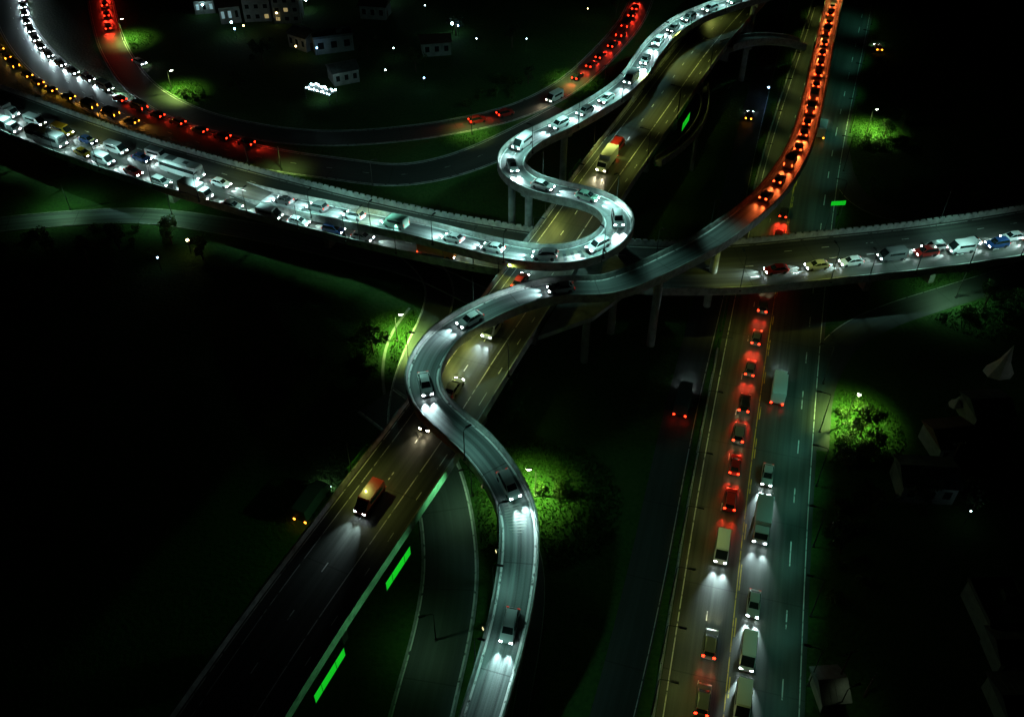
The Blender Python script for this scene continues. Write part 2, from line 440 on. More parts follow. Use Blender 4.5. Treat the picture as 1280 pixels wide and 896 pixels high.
def fpx(path, lst, z): return [path.near(survey(x, y, z))[0] for x, y in lst]
bridge('flyover', 'wide concrete flyover crossing the whole picture from the left under the viaduct', 'flyover', F, FW, M['asphalt'],
       [(-6.4, None, .14), (-3.4, (2.6, 5.5), .16), (0.1, (2.6, 5.5), .16), (3.4, (2.6, 5.5), .16), (6.4, None, .16)], blocks=-1,
       pier_at=fpx(F, [(70, 175), (205, 215), (1183, 320), (400, 270), (1100, 325)], ZF), pier_w=2.6)
dl = [at_px(D, x, y, ZD)[1] for x, y in ((230, 896), (309, 856), (329, 896), (350, 894))]
bridge('viaduct', 'straight diagonal concrete viaduct running from bottom left to the top', 'viaduct', D, DW, M['asphalt'],
       [(-DW / 2 + .55, None, .13), (-DW / 2 + 1.9, None, .1), (-.9, (3, 5), .15), (2.4, None, .15), (4.3, (3.2, 3.6), .12)], thick=1.5, pier_w=3.0, pier_every=22, paint='white_paint')
bridge('connector_bridge', 'short curved concrete bridge joining the viaduct to the highway at the top', 'bridge',
       px_path([(908, 58, 12.9), (930, 47, 12.4), (958, 41, 11.2), (985, 45, 9), (1003, 56, 6)]), 4.2, M['asphalt_old'], [(-1.8, None, .12)], pier_at=[11], pier_w=1.5, round_pier=True)
walk = px_path([(880, 108, 11.5), (881, 135, 11.3), (872, 160, 11), (850, 185, 11), (822, 203, 11.5)])
bridge('walkway_bridge', 'narrow curved walkway bridge bowing out from the right side of the viaduct', 'footbridge', walk, 1.9, M['concrete'], pier_at=[walk.len * .5], pier_w=.9, round_pier=True, par_h=1.0, thick=.6)

US = px_path([(285, 236, 6.7), (330, 248, 8.0), (430, 271, 10.4), (526, 291, 13.2), (586, 304, 15.4), (640, 313, 17.2), (700, 317, ZS), (742, 310, ZS), (769, 294, ZS), (776, 275, ZS), (757, 256, ZS), (722, 245, ZS), (690, 239, ZS), (658, 229, ZS), (637, 207, ZS), (651, 184, ZS), (704, 157, ZS),
              (760, 125, ZS), (791, 100, ZS), (808, 74, ZS), (825, 52, ZS), (852, 30, ZS), (895, 11, ZS), (945, -4, ZS), (1000, -18, ZS)])
USW = 5.6
bridge('winding_ramp', 'upper winding concrete ramp, brightly lit, looping back over the viaduct', 'ramp', US, USW, M['deck_pale'],
       [(-2.25, None, .26), (2.25, None, .26), (.0, (2, 4), .1)], paint='ramp_streak_paint', pier_at=fpx(US, [(658, 229), (776, 275), (704, 157), (791, 100), (945, -4), (637, 207)], ZS), pier_w=1.5, round_pier=True)
RP = px_path([(1062, -70, .6), (1052, -30, 1.5), (1043, 0, 3), (1032, 47, 5), (1020, 107, 7.5), (1006, 165, 10), (990, 203, 11.8), (957, 248, 14), (905, 290, 16), (855, 318, 17.3), (763, 356, ZS), (700, 361, ZS), (655, 371, ZS), (605, 391, ZS), (552, 423, ZS), (528, 465, ZS), (537, 494, ZS - .2), (560, 517, 17.8), (596, 548, 16.8), (628, 592, 15), (646, 637, 13),
              (649, 680, 11), (645, 729, 9), (635, 785, 7), (620, 841, 5.2), (603, 896, 3.8), (580, 965, 2.2)], step=.45)
RW = 5.2
bridge('curving_ramp', 'lower S shaped grey ramp sweeping from the highway over the viaduct to the bottom', 'ramp', RP, RW, M['deck'],
       [(-2.1, None, .3), (2.1, None, .3)], paint='ramp_streak_paint', pier_at=fpx(RP, [(905, 290), (820, 332)], 17) + fpx(RP, [(528, 465)], ZS) + fpx(RP, [(628, 592)], 15) + fpx(RP, [(649, 680)], 11), pier_w=1.5, round_pier=True)
# triangular gore deck on the viaduct's right flank
g = MB(); ring = [survey(x, y, ZD - .02) for x, y in ((673, 420), (742, 306), (770, 318), (800, 352), (742, 396))]
top = [(v.x, v.y, ZD - .03) for v in ring]; bot = [(v.x, v.y, ZD - .9) for v in ring]
g.add(top + bot, [(0, 1, 2, 3, 4), (9, 8, 7, 6, 5)] + [(i, (i + 1) % 5, 5 + (i + 1) % 5, 5 + i) for i in range(5)])
go = empty('junction_slab'); tag(go, 'wedge shaped concrete slab widening the viaduct beneath the lower ramp', 'slab')
g.build('slab', M['concrete'], go)
for i, (x, y) in enumerate(((770, 345), (735, 380))):
    k = MB(); p = survey(x, y, ZD); k.tube([(p.x, p.y, -.2), (p.x, p.y, ZD - .93)], .7, 12); k.build('pier', M['concrete'], go)

# barrier along the highway's left edge, ending in a bend
hb = MB(); s0 = highway.near(survey(811, 990, 0))[0]; s1 = highway.near(survey(893, 440, 0))[0]
hb.sweep(highway, [(-HW / 2 - .5, 0), (-HW / 2 - .42, .85), (-HW / 2 - .22, .85), (-HW / 2 - .1, 0)], s0=s0, s1=s1)
s = s0 + 1
while s < s1:
    pt, tt, nn = highway.at(s, -HW / 2 - .32, .95); hb.box(pt, (.9, .22, .2), math.atan2(tt.y, tt.x)); s += 1.5
o = hb.build('concrete_barrier', M['parapet']); tag(o, 'low concrete barrier along the left edge of the highway below the flyover', 'barrier')
hb = MB(); s0 = highway.near(survey(930, 300, 0))[0]; s1 = highway.len - 1
hb.sweep(highway, [(-HW / 2 - .5, 0), (-HW / 2 - .42, .85), (-HW / 2 - .22, .85), (-HW / 2 - .1, 0)], s0=s0, s1=s1)
o = hb.build('concrete_barrier', M['parapet']); tag(o, 'low concrete barrier along the left edge of the highway above the flyover', 'barrier')

# ------------------------------------------------------------------ lamps
def spot(name, parent, loc, power, col, cone=150, blend=.6, rot=(0, 0, 0), size=.12):
    d = bpy.data.lights.new(name, 'SPOT'); d.energy = power; d.color = col; d.spot_size = R(cone); d.spot_blend = blend; d.shadow_soft_size = size
    o = bpy.data.objects.new(name, d); COL.objects.link(o); o.parent = parent; o.location = loc; o.rotation_euler = rot
    return o
def street_lamp(px, py, z, h, arm, rz, power, col, label, lit=True, shielded=False, group=None, tilt=0.0, cone=None):
    p = survey(px, py, z); e = empty('street_lamp', p, rz); tag(e, label, 'street lamp', group)
    k = MB(); k.tube([(0, 0, 0), (0, 0, .5), (0, 0, h - .4), (.12, 0, h - .12), (.4, 0, h), (arm, 0, h + .12)], [.11, .09, .06, .055, .05, .045], 8); k.box((0, 0, .12), (.4, .4, .24)); k.build('post', M['dark_steel'] if shielded else M['steel'], e)
    hd = MB(); hd.box((arm + .3, 0, h + .16), (.95, .34, .13), top=.7); ho = hd.build('lamp_head', M['dark_steel'], e)
    le = MB()
    if shielded or not lit: le.box((arm + .32, 0, h + .085), (.6, .24, .02)); le.build('lens', M['lamp_dim'] if lit else M['off_head'], ho)
    else:
        vs = []; 
        for k_ in range(5):
            z_ = -.17 * math.sin(math.pi / 2 * k_ / 4); r_ = math.cos(math.pi / 2 * k_ / 4) * .97 + .03
            for j in range(10): vs.append((arm + .34 + .46 * r_ * math.cos(j * math.pi / 5), .24 * r_ * math.sin(j * math.pi / 5), h + .09 + z_))
        fs = [(a * 10 + j, a * 10 + (j + 1) % 10, (a + 1) * 10 + (j + 1) % 10, (a + 1) * 10 + j) for a in range(4) for j in range(10)]
        le.add(vs, fs + [tuple(range(40, 50))]); le.build('lens', M['lamp_white'], ho, smooth=True)
    if lit: spot('lamp_light', e, (arm + .34, 0, h - .14), power, col, cone or (122 if shielded else 124), .9 if shielded else 1.0, (0, -R(tilt), 0))
    return e
GL = (.62, 1.0, .22)
POOLS = [(497, 426, 'lit lamp beside the curving ground road left of the viaduct', 0), (669, 620, 'lit lamp on the lawn right of the lower S shaped ramp', 180),
         (1056, 530, 'lit lamp among bushes right of the highway, nearest the camera', 30), (1083, 167, 'lit lamp on the grass right of the highway, above the flyover', 20),
         (216, 117, 'lit lamp on a grass mound inside the slip road bend', 15), (155, 51, 'small lit lamp by the red traffic at the top left corner', 15)]
for x, y, lb, rz in POOLS:
    street_lamp(x, y, 0, 6.2, .7, R(rz), POOL * (.7 if y < 130 else 1), GL, lb)
for x, y, lb, rz, pw in ((720, 100, 'slim post lamp beside the loop road next to the upper red traffic', 215, 2600), (590, 168, 'slim post lamp beside the loop road at the left end of the red traffic', 100, 2600),
                     (352, 212, 'slim post lamp on the grass behind the flyover parapet', -60, 1800)):
    street_lamp(x, y, 0, 6.0, .9, R(rz), pw, GL, lb, shielded=True)
for x, y, lb, rz in ((466, 232, 'unlit lamp post standing behind the flyover, left of the winding ramp', 0), (1206, 275, 'unlit lamp post with a long arm beyond the right end of the flyover', 20), (755, 115, 'unlit lamp post close to the upper winding ramp', 90)):
    street_lamp(x, y, 0, 6.5, 1.6 if x > 1000 else .9, R(rz), 0, GL, lb, lit=False)
OL = (.56, .64, .13); TE = (.42, 1.0, .84)
def edge_lamp(path, px, py, z, side, hw, power, col, label, h=8.0, group=None, tilt=20, cone=118, arm=1.6):
    s, _ = path.near(survey(px, py, z)); p, t, nr = path.at(s, side * hw)
    e = street_lamp(640, 448, 0, h, arm, 0, power, col, label, shielded=True, group=group, tilt=tilt, cone=cone)
    e.location = p; e.rotation_euler = (0, 0, math.atan2(-side * nr.y, -side * nr.x)); return e
for (x, y), pw, h, nm in (((888, 22), .8, 3.6, 'at the very top under the winding ramp'), ((850, 75), 1.6, 8, 'at the top beside the winding ramp'), ((810, 128), 1.4, 8, 'near the top beside the ribbed panel'), ((765, 195), 1.5, 7, 'above the red and white vehicles'), ((733, 225), .35, 3.6, 'just above the winding ramp'), ((704, 278), .6, 3.6, 'inside the right bend of the winding ramp'),
                          ((684, 296), .6, 3.6, 'inside the right bend of the winding ramp, second'), ((648, 352), .5, 3.6, 'just above the lower ramp'), ((610, 425), .5, 3.6, 'just below the lower ramp'), ((585, 455), .5, 3.6, 'inside the bend of the lower ramp'), ((562, 490), .4, 3.6, 'below the silver car'), ((470, 600), .55, 7, 'nearest the red van')):
    edge_lamp(D, x, y, ZD, -1, DW / 2 - .1, DECK * pw, OL, 'dark shielded lamp on the viaduct edge ' + nm, h, 'shielded lamps along the viaduct', cone=118 if h > 5 else 150, tilt=20 if h > 5 else 34)
for (x, y), pw, col, sd, nm in (((600, 320), .9, OL, 1, 'left of the viaduct'), ((470, 280), .45, OL, 1, 'above the end of the white queue'), ((920, 345), .9, OL, 1, 'beside the highway crossing'), ((1030, 335), .9, OL, 1, 'right of the highway crossing'), ((1210, 310), .5, TE, -1, 'at the far right'), ((300, 225), .4, OL, -1, 'near the white car'), ((110, 165), .5, OL, -1, 'at the far left')):
    edge_lamp(F, x, y, ZF, sd, FW / 2 - .1, DECK * pw, col, 'dark shielded lamp on the flyover edge ' + nm, 7.5, 'shielded lamps along the flyover')
ys = (890, 820, 750, 680, 610, 540, 470, 415, 275, 225, 180, 140, 104, 72, 44, 18)
for i, y in enumerate(ys):
    x = 811 + (896 - y) * .2275
    edge_lamp(highway, x, y, 0, -1, HW / 2 + .5, DECK * (.34 if y > 350 else .75), OL, f'added shielded lamp, {ORD[i]} from the bottom on the highway left side', 8.5, 'shielded lamps on the highway left side', tilt=26, cone=112)
for i, (y, pw) in enumerate(((860, .2), (770, .3), (690, .4), (610, .5), (545, .6), (480, .3), (270, .35), (215, .4), (165, .6), (120, .5), (75, .45), (30, .45))):
    x = 1016 + (896 - y) * .07  # teal lamps added on this side in place of headlight glow
    edge_lamp(highway, x, y, 0, 1, HW / 2 + .3, DECK * pw * .8, (.22, 1, .70), f'added shielded lamp, {ORD[i]} from the bottom on the highway right side', 8.5, 'added lamps on the highway right side', tilt=26, cone=118)
for (x, y, z), pw, nm in (((640, 660, 12), .5, 'below the hairpin'), ((642, 750, 8), .4, 'halfway down its tail'), ((618, 840, 5), .5, 'at the bottom of the picture'), ((905, 290, 16), .35, 'where it leaves the highway'), ((600, 552, 16.8), .5, 'where it leaves the viaduct'), ((528, 450, ZS), .5, 'at its left bend'), ((760, 357, ZS), .35, 'right of the viaduct'), ((605, 391, ZS), .5, 'where it passes over the viaduct'), ((830, 328, 17), .3, 'over the flyover')):  # added lamps, put here to brighten the lower ramp deck
    edge_lamp(RP, x, y, z, 1, RW / 2 + .1, DECK * pw * .75, TE, 'added shielded lamp on the lower ramp ' + nm, 6.0, 'added lamps along the lower ramp', arm=.6, tilt=28)
s_ = 26.0; i = 0
while s_ < US.len - 3:  # made-up lamps that give the ramp deck its traffic brightness
    q, _, _ = US.at(s_); e = street_lamp(640, 448, 0, 6.0, .6, 0, DECK * 1.55, (.45, 1.0, .90), f'added shielded lamp, {ORD[i]} up the winding ramp from the flyover', shielded=True, group='added lamps along the upper ramp', tilt=28, cone=124)
    p, t, nr = US.at(s_, USW / 2 + .1); e.location = p; e.rotation_euler = (0, 0, math.atan2(-nr.y, -nr.x)); s_ += 15; i += 1
for (x, y), nm, pw in (((88, 262), 'beside the pale ground road at the far left', .55), ((215, 268), 'beside the pale ground road under the flyover', .6), ((590, 620), 'beside the under road right of the viaduct', .3), ((545, 800), 'beside the under road at the bottom', .12), ((1195, 372), 'on the slope below the right end of the flyover', .7)):
    street_lamp(x, y, 0, 6.5, 1.2, R(200), DECK * pw, (.45, 1, .55), 'dark shielded lamp ' + nm, shielded=True, cone=150)

for (x, y), pw, nm in (((806, 205), .7, 'above the winding ramp'), ((846, 148), .7, 'beside the walkway bridge'), ((885, 88), .7, 'below the connector bridge'), ((640, 472), .45, 'below the junction slab')):  # extra lamps, added to light more of the deck width
    edge_lamp(D, x, y, ZD, 1, DW / 2 + .1, DECK * pw, OL, 'added shielded lamp on the viaduct right edge ' + nm, 7.5, 'added lamps along the viaduct right edge')
nm = 0  # near parapet lamps are added to light the lane and its cars
for x, y, pw in ((10, 170, 1.5), (70, 192, 1.5), (130, 213, 1.5), (190, 233, 1.4), (250, 254, 1.3), (310, 271, 1.2), (370, 286, 1.1), (430, 301, 1.0), (490, 319, .8)):
    edge_lamp(F, x, y, ZF, 1, FW / 2 + .1, DECK * pw * .75, (.5, 1, .92), f'added shielded lamp, {ORD[nm]} from the left on the flyover near parapet', 6.0, 'added lamps along the flyover near parapet', arm=.7, tilt=26); nm += 1
nm = 0  # same added lamps on the right half
for x, y, pw in ((1270, 320, 1.1), (1205, 331, 1.0), (1140, 339, .8), (1085, 346, .6)):
    edge_lamp(F, x, y, ZF, 1, FW / 2 + .1, DECK * pw, (.5, 1, .88), f'added shielded lamp, {ORD[nm]} from the right on the flyover near parapet', 6.0, 'added lamps along the flyover near parapet', arm=.7, tilt=26); nm += 1

# ------------------------------------------------------------------ signs and panels
def side_panel(path, px, py, z, side, off, L, h, zc, m, label, ribs=3.1):
    s, _ = path.near(survey(px, py, z)); p, t, nr = path.at(s, side * off); rz = math.atan2(t.y, t.x)
    e = empty('sign_panel', (p.x, p.y, zc), rz); tag(e, label, 'sign panel')
    k = MB(); k.box((0, 0, 0), (L, .16, h)); fo = k.build('face', m, e)
    fr = MB()
    for zz in (-h / 2 - .05, h / 2 + .05): fr.box((0, 0, zz), (L + .2, .22, .1))
    for xx in (-L / 2 - .05, L / 2 + .05): fr.box((xx, 0, 0), (.1, .22, h - .005))
    if ribs:
        for i in range(int(L / ribs)): fr.box((-L / 2 + ribs / 2 + i * ribs, 0, 0), (.07, .215, h - .005))
    fr.build('frame', M['dark_steel'] if ribs > 1 else M['rib_green'], e)
    for xx in (-L * .3, L * .3):
        br = MB(); br.box((xx, side * .2, h / 2 + .05), (.1, .45, .12)); br.build('bracket', M['dark_steel'], e)
    return e
side_panel(D, 505, 697, ZD, 1, DW / 2 + .5, 6.2, 1.7, 10.4, M['sign_green'], 'bright green backlit panel on the viaduct side beside the under road')
side_panel(D, 425, 828, ZD, 1, DW / 2 + .5, 6.6, 1.7, 10.4, M['sign_green'], 'bright green backlit panel on the viaduct side nearest the bottom')
side_panel(D, 830, 190, ZD, 1, DW / 2 + .5, 2.4, 1.5, 10.6, M['sign_green'], 'small green backlit panel at the lower end of the walkway bridge')
side_panel(D, 862, 138, ZD, 1, DW / 2 + 1.0, 6.0, 2.0, 10.4, M['sign_green'], 'glowing green panel for lit grass within the walkway bridge bow')  # glowing panel stands in for lit grass inside the bow
side_panel(D, 450, 577, ZD, -1, DW / 2 + .6, 6.0, 1.6, 13.2, M['rib_green'], 'dull green ribbed panel on the viaduct left edge above the red van', .6)
side_panel(D, 712, 212, ZD, -1, DW / 2 + .6, 6.0, 1.6, 13.2, M['rib_green'], 'dull green ribbed panel on the viaduct left edge inside the upper loop', .6)
side_panel(D, 770, 113, ZD, -1, DW / 2 + .6, 5.0, 1.6, 13.2, M['rib_green'], 'dull green ribbed panel on the viaduct left edge beside the upper straight', .6)
p = survey(1035, 300, 0); e = empty('road_sign', p, R(6)); tag(e, 'small bright green backlit road sign standing behind the flyover parapet', 'road sign')
k = MB(); k.box((0, -.1, 9.0), (3.0, .16, .95)); k.build('face', M['sign_green'], e)
for sx in (-1.2, 1.2):
    k = MB(); k.tube([(sx, .06, 0), (sx, .06, 9.4)], .07); k.build('post', M['steel'], e)

def fill_light(path, px, py, z, side, hw, target, power, col, label):  # made-up fill light, added to brighten the viaduct fascia
    s, _ = path.near(survey(px, py, z)); p, t, nr = path.at(s, side * hw, .2); d = (target - p).normalized()
    e = empty('fill_light', p); tag(e, label, 'fill_light', 'fill lights added on the lower ramp')
    e.rotation_euler = d.to_track_quat('X', 'Z').to_euler()
    k = MB(); k.box((.12, 0, 0), (.28, .5, .36)); k.build('housing', M['dark_steel'], e)
    k = MB(); k.box((.27, 0, 0), (.02, .42, .28)); k.build('lens', M['lamp_dim'], e)
    k = MB(); k.box((-.1, 0, -.1), (.2, .12, .12)); k.build('bracket', M['steel'], e)
    spot('lamp_light', e, (.34, 0, 0), power, col, 66, 1.0, (0, R(-90), 0))
for (x, y, z), tg, nm in (((628, 592, 15), (545, 615), 'upper'), ((648, 690, 10.5), (475, 722), 'middle'), ((632, 795, 6.8), (410, 826), 'lower')):
    fill_light(RP, x, y, z, 1, RW / 2 + .15, survey(*tg, ZD - .3), 3300, (.2, 1, .36), nm + ' small floodlight added on the lower ramp to light the viaduct side')

# ------------------------------------------------------------------ vehicles
def loft(mb, stations):
    """stations: (x, half width low, z low, half width belt, z belt, half width top, z top)."""
    vs = []; fs = []
    for x, w0, z0, w1, z1, w2, z2 in stations:
        vs += [(x, -w0, z0), (x, -w1, z1), (x, -w2, z2), (x, w2, z2), (x, w1, z1), (x, w0, z0)]
    n_ = 6
    for i in range(len(stations) - 1):
        for k_ in range(n_): fs.append((i * n_ + k_, i * n_ + (k_ + 1) % n_, (i + 1) * n_ + (k_ + 1) % n_, (i + 1) * n_ + k_))
    fs.append(tuple(range(n_))); fs.append(tuple((len(stations) - 1) * n_ + k_ for k_ in range(n_)))
    mb.add(vs, fs)
def wheel(parent, x, y, r, w=.2):
    k = MB(); k.tube([(x, y - w / 2, r), (x, y + w / 2, r)], r, 14); k.build('wheel', M['tyre'], parent)
def lamps(e, hx, hy, hz, tx, ty, tz, hs=(.18, .38, .16), ts=(.14, .34, .26)):
    for sy in (-1, 1):
        k = MB(); k.box((hx, sy * hy, hz), hs); k.build('headlight', M['head'], e, bevel=.03)
        k = MB(); k.box((tx, sy * ty, tz), ts); k.build('taillight', M['tail'], e, bevel=.03)
def make_car(name):
    e = empty(name); k = MB()
    loft(k, [(-2.15, .72, .38, .78, .62, .70, .86), (-2.0, .84, .28, .88, .62, .80, .96), (-1.2, .87, .22, .90, .62, .84, 1.0), (0, .87, .20, .90, .62, .85, .98), (1.0, .87, .22, .90, .62, .82, .93), (1.7, .86, .24, .88, .58, .76, .82), (2.05, .78, .28, .80, .52, .66, .70), (2.17, .66, .36, .68, .5, .56, .6)])
    k.build('body', PAINT['white'], e, smooth=False)
    g = MB(); loft(g, [(-1.82, .70, .95, .72, .97, .66, 1.0), (-1.25, .80, .97, .78, 1.2, .62, 1.37), (-.5, .82, .96, .80, 1.2, .64, 1.405), (.25, .82, .94, .78, 1.2, .62, 1.37), (1.05, .76, .90, .74, .93, .66, .96)])
    g.build('windows', M['glass'], e)
    rf = MB(); loft(rf, [(-1.3, .56, 1.365, .62, 1.385, .56, 1.41), (-.5, .58, 1.40, .66, 1.42, .58, 1.455), (.28, .56, 1.365, .63, 1.385, .56, 1.41)])
    for sy in (-1, 1):
        rf.tube([(1.08, sy * .70, .93), (.27, sy * .62, 1.37)], .045, 6); rf.tube([(-1.28, sy * .62, 1.37), (-1.86, sy * .68, .97)], .06, 6); rf.tube([(-.35, sy * .815, .98), (-.38, sy * .65, 1.40)], .04, 6)
    rf.build('roof', PAINT['white'], e)
    for x in (-1.32, 1.32):
        for sy in (-1, 1): wheel(e, x, sy * .80, .32)
    lamps(e, 2.09, .60, .58, -2.10, .64, .78); return e
def make_suv(name):
    e = empty(name); k = MB()
    loft(k, [(-2.2, .80, .42, .84, .75, .80, 1.0), (-2.05, .90, .32, .93, .75, .88, 1.1), (0, .92, .28, .95, .75, .90, 1.1), (1.1, .92, .28, .95, .72, .88, 1.05), (1.9, .90, .32, .92, .66, .82, .95), (2.2, .78, .4, .80, .62, .70, .8)])
    k.build('body', PAINT['white'], e)
    g = MB(); loft(g, [(-2.1, .80, 1.08, .80, 1.12, .76, 1.16), (-1.75, .84, 1.08, .82, 1.4, .70, 1.66), (-.5, .86, 1.08, .84, 1.4, .72, 1.70), (.4, .86, 1.06, .82, 1.4, .70, 1.64), (1.15, .80, 1.02, .78, 1.05, .72, 1.08)])
    g.build('windows', M['glass'], e)
    rf = MB(); loft(rf, [(-1.85, .64, 1.655, .70, 1.68, .62, 1.70), (-.5, .66, 1.70, .74, 1.725, .66, 1.76), (.42, .64, 1.645, .70, 1.67, .62, 1.70)])
    for sy in (-1, 1):
        rf.tube([(1.18, sy * .76, 1.05), (.42, sy * .69, 1.65)], .05, 6); rf.tube([(-1.8, sy * .69, 1.66), (-2.12, sy * .78, 1.12)], .08, 6)
        rf.tube([(-1.5, sy * .6, 1.79), (.2, sy * .6, 1.77)], .025, 5)
    rf.build('roof', PAINT['white'], e)
    for x in (-1.38, 1.4):
        for sy in (-1, 1): wheel(e, x, sy * .84, .37)
    lamps(e, 2.1, .66, .78, -2.17, .72, .98); return e
def make_van(name):
    e = empty(name); k = MB()
    loft(k, [(-2.6, .90, .40, .95, 1.2, .86, 2.15), (-2.5, .95, .32, .98, 1.2, .88, 2.25), (1.2, .95, .3, .98, 1.2, .88, 2.25), (1.75, .95, .3, .98, 1.15, .80, 1.75), (2.4, .92, .34, .94, .9, .84, 1.08), (2.6, .80, .4, .84, .75, .74, .92)])
    k.build('body', PAINT['white'], e)
    g = MB(); g.add([(1.36, -.82, 2.10), (1.36, .82, 2.10), (2.30, .84, 1.14), (2.30, -.84, 1.14), (1.30, -.82, 2.02), (1.30, .82, 2.02), (2.24, .84, 1.06), (2.24, -.84, 1.06)], [(0, 1, 2, 3), (4, 7, 6, 5), (0, 4, 5, 1), (1, 5, 6, 2), (2, 6, 7, 3), (3, 7, 4, 0)])
    g.v = [(x + .06, y, z + .06) for x, y, z in g.v]; g.build('windscreen', M['glass'], e)
    for sy in (-1, 1):
        w = MB(); w.box((-.4, sy * .955, 1.6), (3.0, .05, .5)); w.build('side_window', M['glass'], e)
    for x in (-1.6, 1.7):
        for sy in (-1, 1): wheel(e, x, sy * .86, .36)
    lamps(e, 2.52, .66, .82, -2.6, .82, 1.1, ts=(.12, .18, .5)); return e
def make_bus(name):
    e = empty(name); k = MB()
    loft(k, [(-5.2, 1.15, .4, 1.2, 1.4, 1.1, 2.9), (-5.1, 1.22, .32, 1.25, 1.4, 1.14, 3.05), (4.9, 1.22, .32, 1.25, 1.4, 1.14, 3.05), (5.2, 1.16, .36, 1.18, 1.3, 1.05, 2.9)])
    k.build('body', PAINT['red'], e)
    for sy in (-1, 1):
        w = MB(); w.box((-.1, sy * 1.225, 1.95), (9.4, .07, .8)); w.build('side_window', M['glass'], e)
    w = MB(); w.box((5.13, 0, 1.95), (.14, 2.1, 1.3)); w.build('windscreen', M['glass'], e)
    w = MB(); w.box((-5.15, 0, 2.1), (.1, 1.9, .8)); w.build('rear_window', M['glass'], e)
    w = MB(); w.box((-2.5, 0, 3.13), (2.2, 1.5, .2)); w.build('roof_unit', PAINT['grey'], e)
    w = MB(); w.box((1.6, 0, 3.1), (1.1, 1.0, .14)); w.build('roof_hatch', PAINT['grey'], e)
    for x in (-3.0, 3.2):
        for sy in (-1, 1): wheel(e, x, sy * 1.08, .48, .28)
    lamps(e, 5.16, .92, .75, -5.18, 1.0, 1.0, ts=(.12, .24, .5)); return e
def make_truck(name):
    e = empty(name); k = MB()
    loft(k, [(1.6, 1.0, .5, 1.05, 1.3, .98, 2.3), (1.7, 1.05, .45, 1.1, 1.3, 1.0, 2.4), (3.0, 1.05, .45, 1.1, 1.3, 1.0, 2.38), (3.5, 1.05, .45, 1.08, 1.1, .95, 1.5), (3.6, 1.0, .5, 1.03, .9, .95, 1.2)])
    k.build('cab', PAINT['white'], e)
    w = MB(); w.add([(3.06, -.92, 2.30), (3.06, .92, 2.30), (3.52, .92, 1.50), (3.52, -.92, 1.50), (3.0, -.92, 2.26), (3.0, .92, 2.26), (3.44, .92, 1.46), (3.44, -.92, 1.46)], [(0, 1, 2, 3), (4, 7, 6, 5), (0, 4, 5, 1), (1, 5, 6, 2), (2, 6, 7, 3), (3, 7, 4, 0)]); w.build('windscreen', M['glass'], e)
    c = MB(); c.box((-1.1, 0, 1.95), (5.2, 2.3, 2.3)); c.build('cargo_box', PAINT['white'], e, bevel=.05)
    f = MB(); f.box((-.2, 0, .62), (6.6, .9, .25)); f.build('chassis', M['dark_steel'], e)
    for x in (-2.4, -1.3, 2.4):
        for sy in (-1, 1): wheel(e, x, sy * .95, .46, .28)
    lamps(e, 3.58, .8, .85, -3.72, .95, .8, ts=(.12, .3, .3)); return e

MAKERS = {'car': make_car, 'suv': make_suv, 'van': make_van, 'bus': make_bus, 'truck': make_truck}
CAT = {'car': 'car', 'suv': 'car', 'van': 'van', 'bus': 'bus', 'truck': 'truck'}
HALF = {'car': 2.17, 'suv': 2.2, 'van': 2.6, 'bus': 5.2, 'truck': 3.7}
LAMP = {'car': (.62, .63), 'suv': (.66, .78), 'van': (.66, .82), 'bus': (.92, .75), 'truck': (.8, .85)}
protos = {}
def variant(kind, colour, head, tail):
    key = (kind, colour, head, tail)
    if key in protos: return copy_tree(protos[key])
    e = MAKERS[kind]({'car': 'car', 'suv': 'estate_car', 'van': 'van', 'bus': 'bus', 'truck': 'truck'}[kind]); protos[key] = e
    for ch in e.children:
        nm = ch.name.split('.')[0]
        if nm in ('body', 'roof', 'cab', 'cargo_box'): ch.data.materials[0] = PAINT[colour]
        if nm == 'headlight': ch.data.materials[0] = M[head]
        if nm == 'taillight': ch.data.materials[0] = M[tail]
    return e
BEAMS = {}
def beam_data(col, power):
    k = (col, power)
    if k not in BEAMS:
        d = bpy.data.lights.new('headlight_beam', 'SPOT'); d.energy = power; d.color = col; d.spot_size = R(50); d.spot_blend = 1.0; d.shadow_soft_size = .08; BEAMS[k] = d
    return BEAMS[k]
COOL, WARM = (.72, .98, 1.0), (1.0, .86, .55)
def vehicle(kind, colour, pos, fwd, label, group=None, head='head', tail='tail', beam=BEAM, bcol=COOL, glow=0):
    e = variant(kind, colour, head, tail)
    f = fwd.normalized(); l_ = Vector((0, 0, 1)).cross(f).normalized(); u = f.cross(l_)
    e.matrix_world = Matrix(((f.x, l_.x, u.x, pos.x), (f.y, l_.y, u.y, pos.y), (f.z, l_.z, u.z, pos.z), (0, 0, 0, 1)))
    tag(e, label, CAT[kind], group)
    if beam:
        y, z = LAMP[kind]
        for sy in (-1, 1):
            o = bpy.data.objects.new('headlight_beam', beam_data(bcol, beam)); COL.objects.link(o); o.parent = e
            o.location = (HALF[kind] + .14, sy * y, z); o.rotation_euler = (0, R(-90 + 13), 0)
    if glow:
        y, z = LAMP[kind]; gc = {'tail': (1, .03, .012), 'orange_tail': (1, .16, .035), 'amber': (1, .42, .05)}[tail]
        for sy in (-1, 1):
            o = bpy.data.objects.new('taillight_glow', beam_data(gc, glow)); COL.objects.link(o); o.parent = e
            o.location = (-HALF[kind] - .14, sy * (y + .05), .85); o.rotation_euler = (0, R(90 - 14), 0)
    return e
KINDNAME = {'car': 'saloon', 'suv': 'estate car', 'van': 'van', 'bus': 'bus', 'truck': 'box truck'}
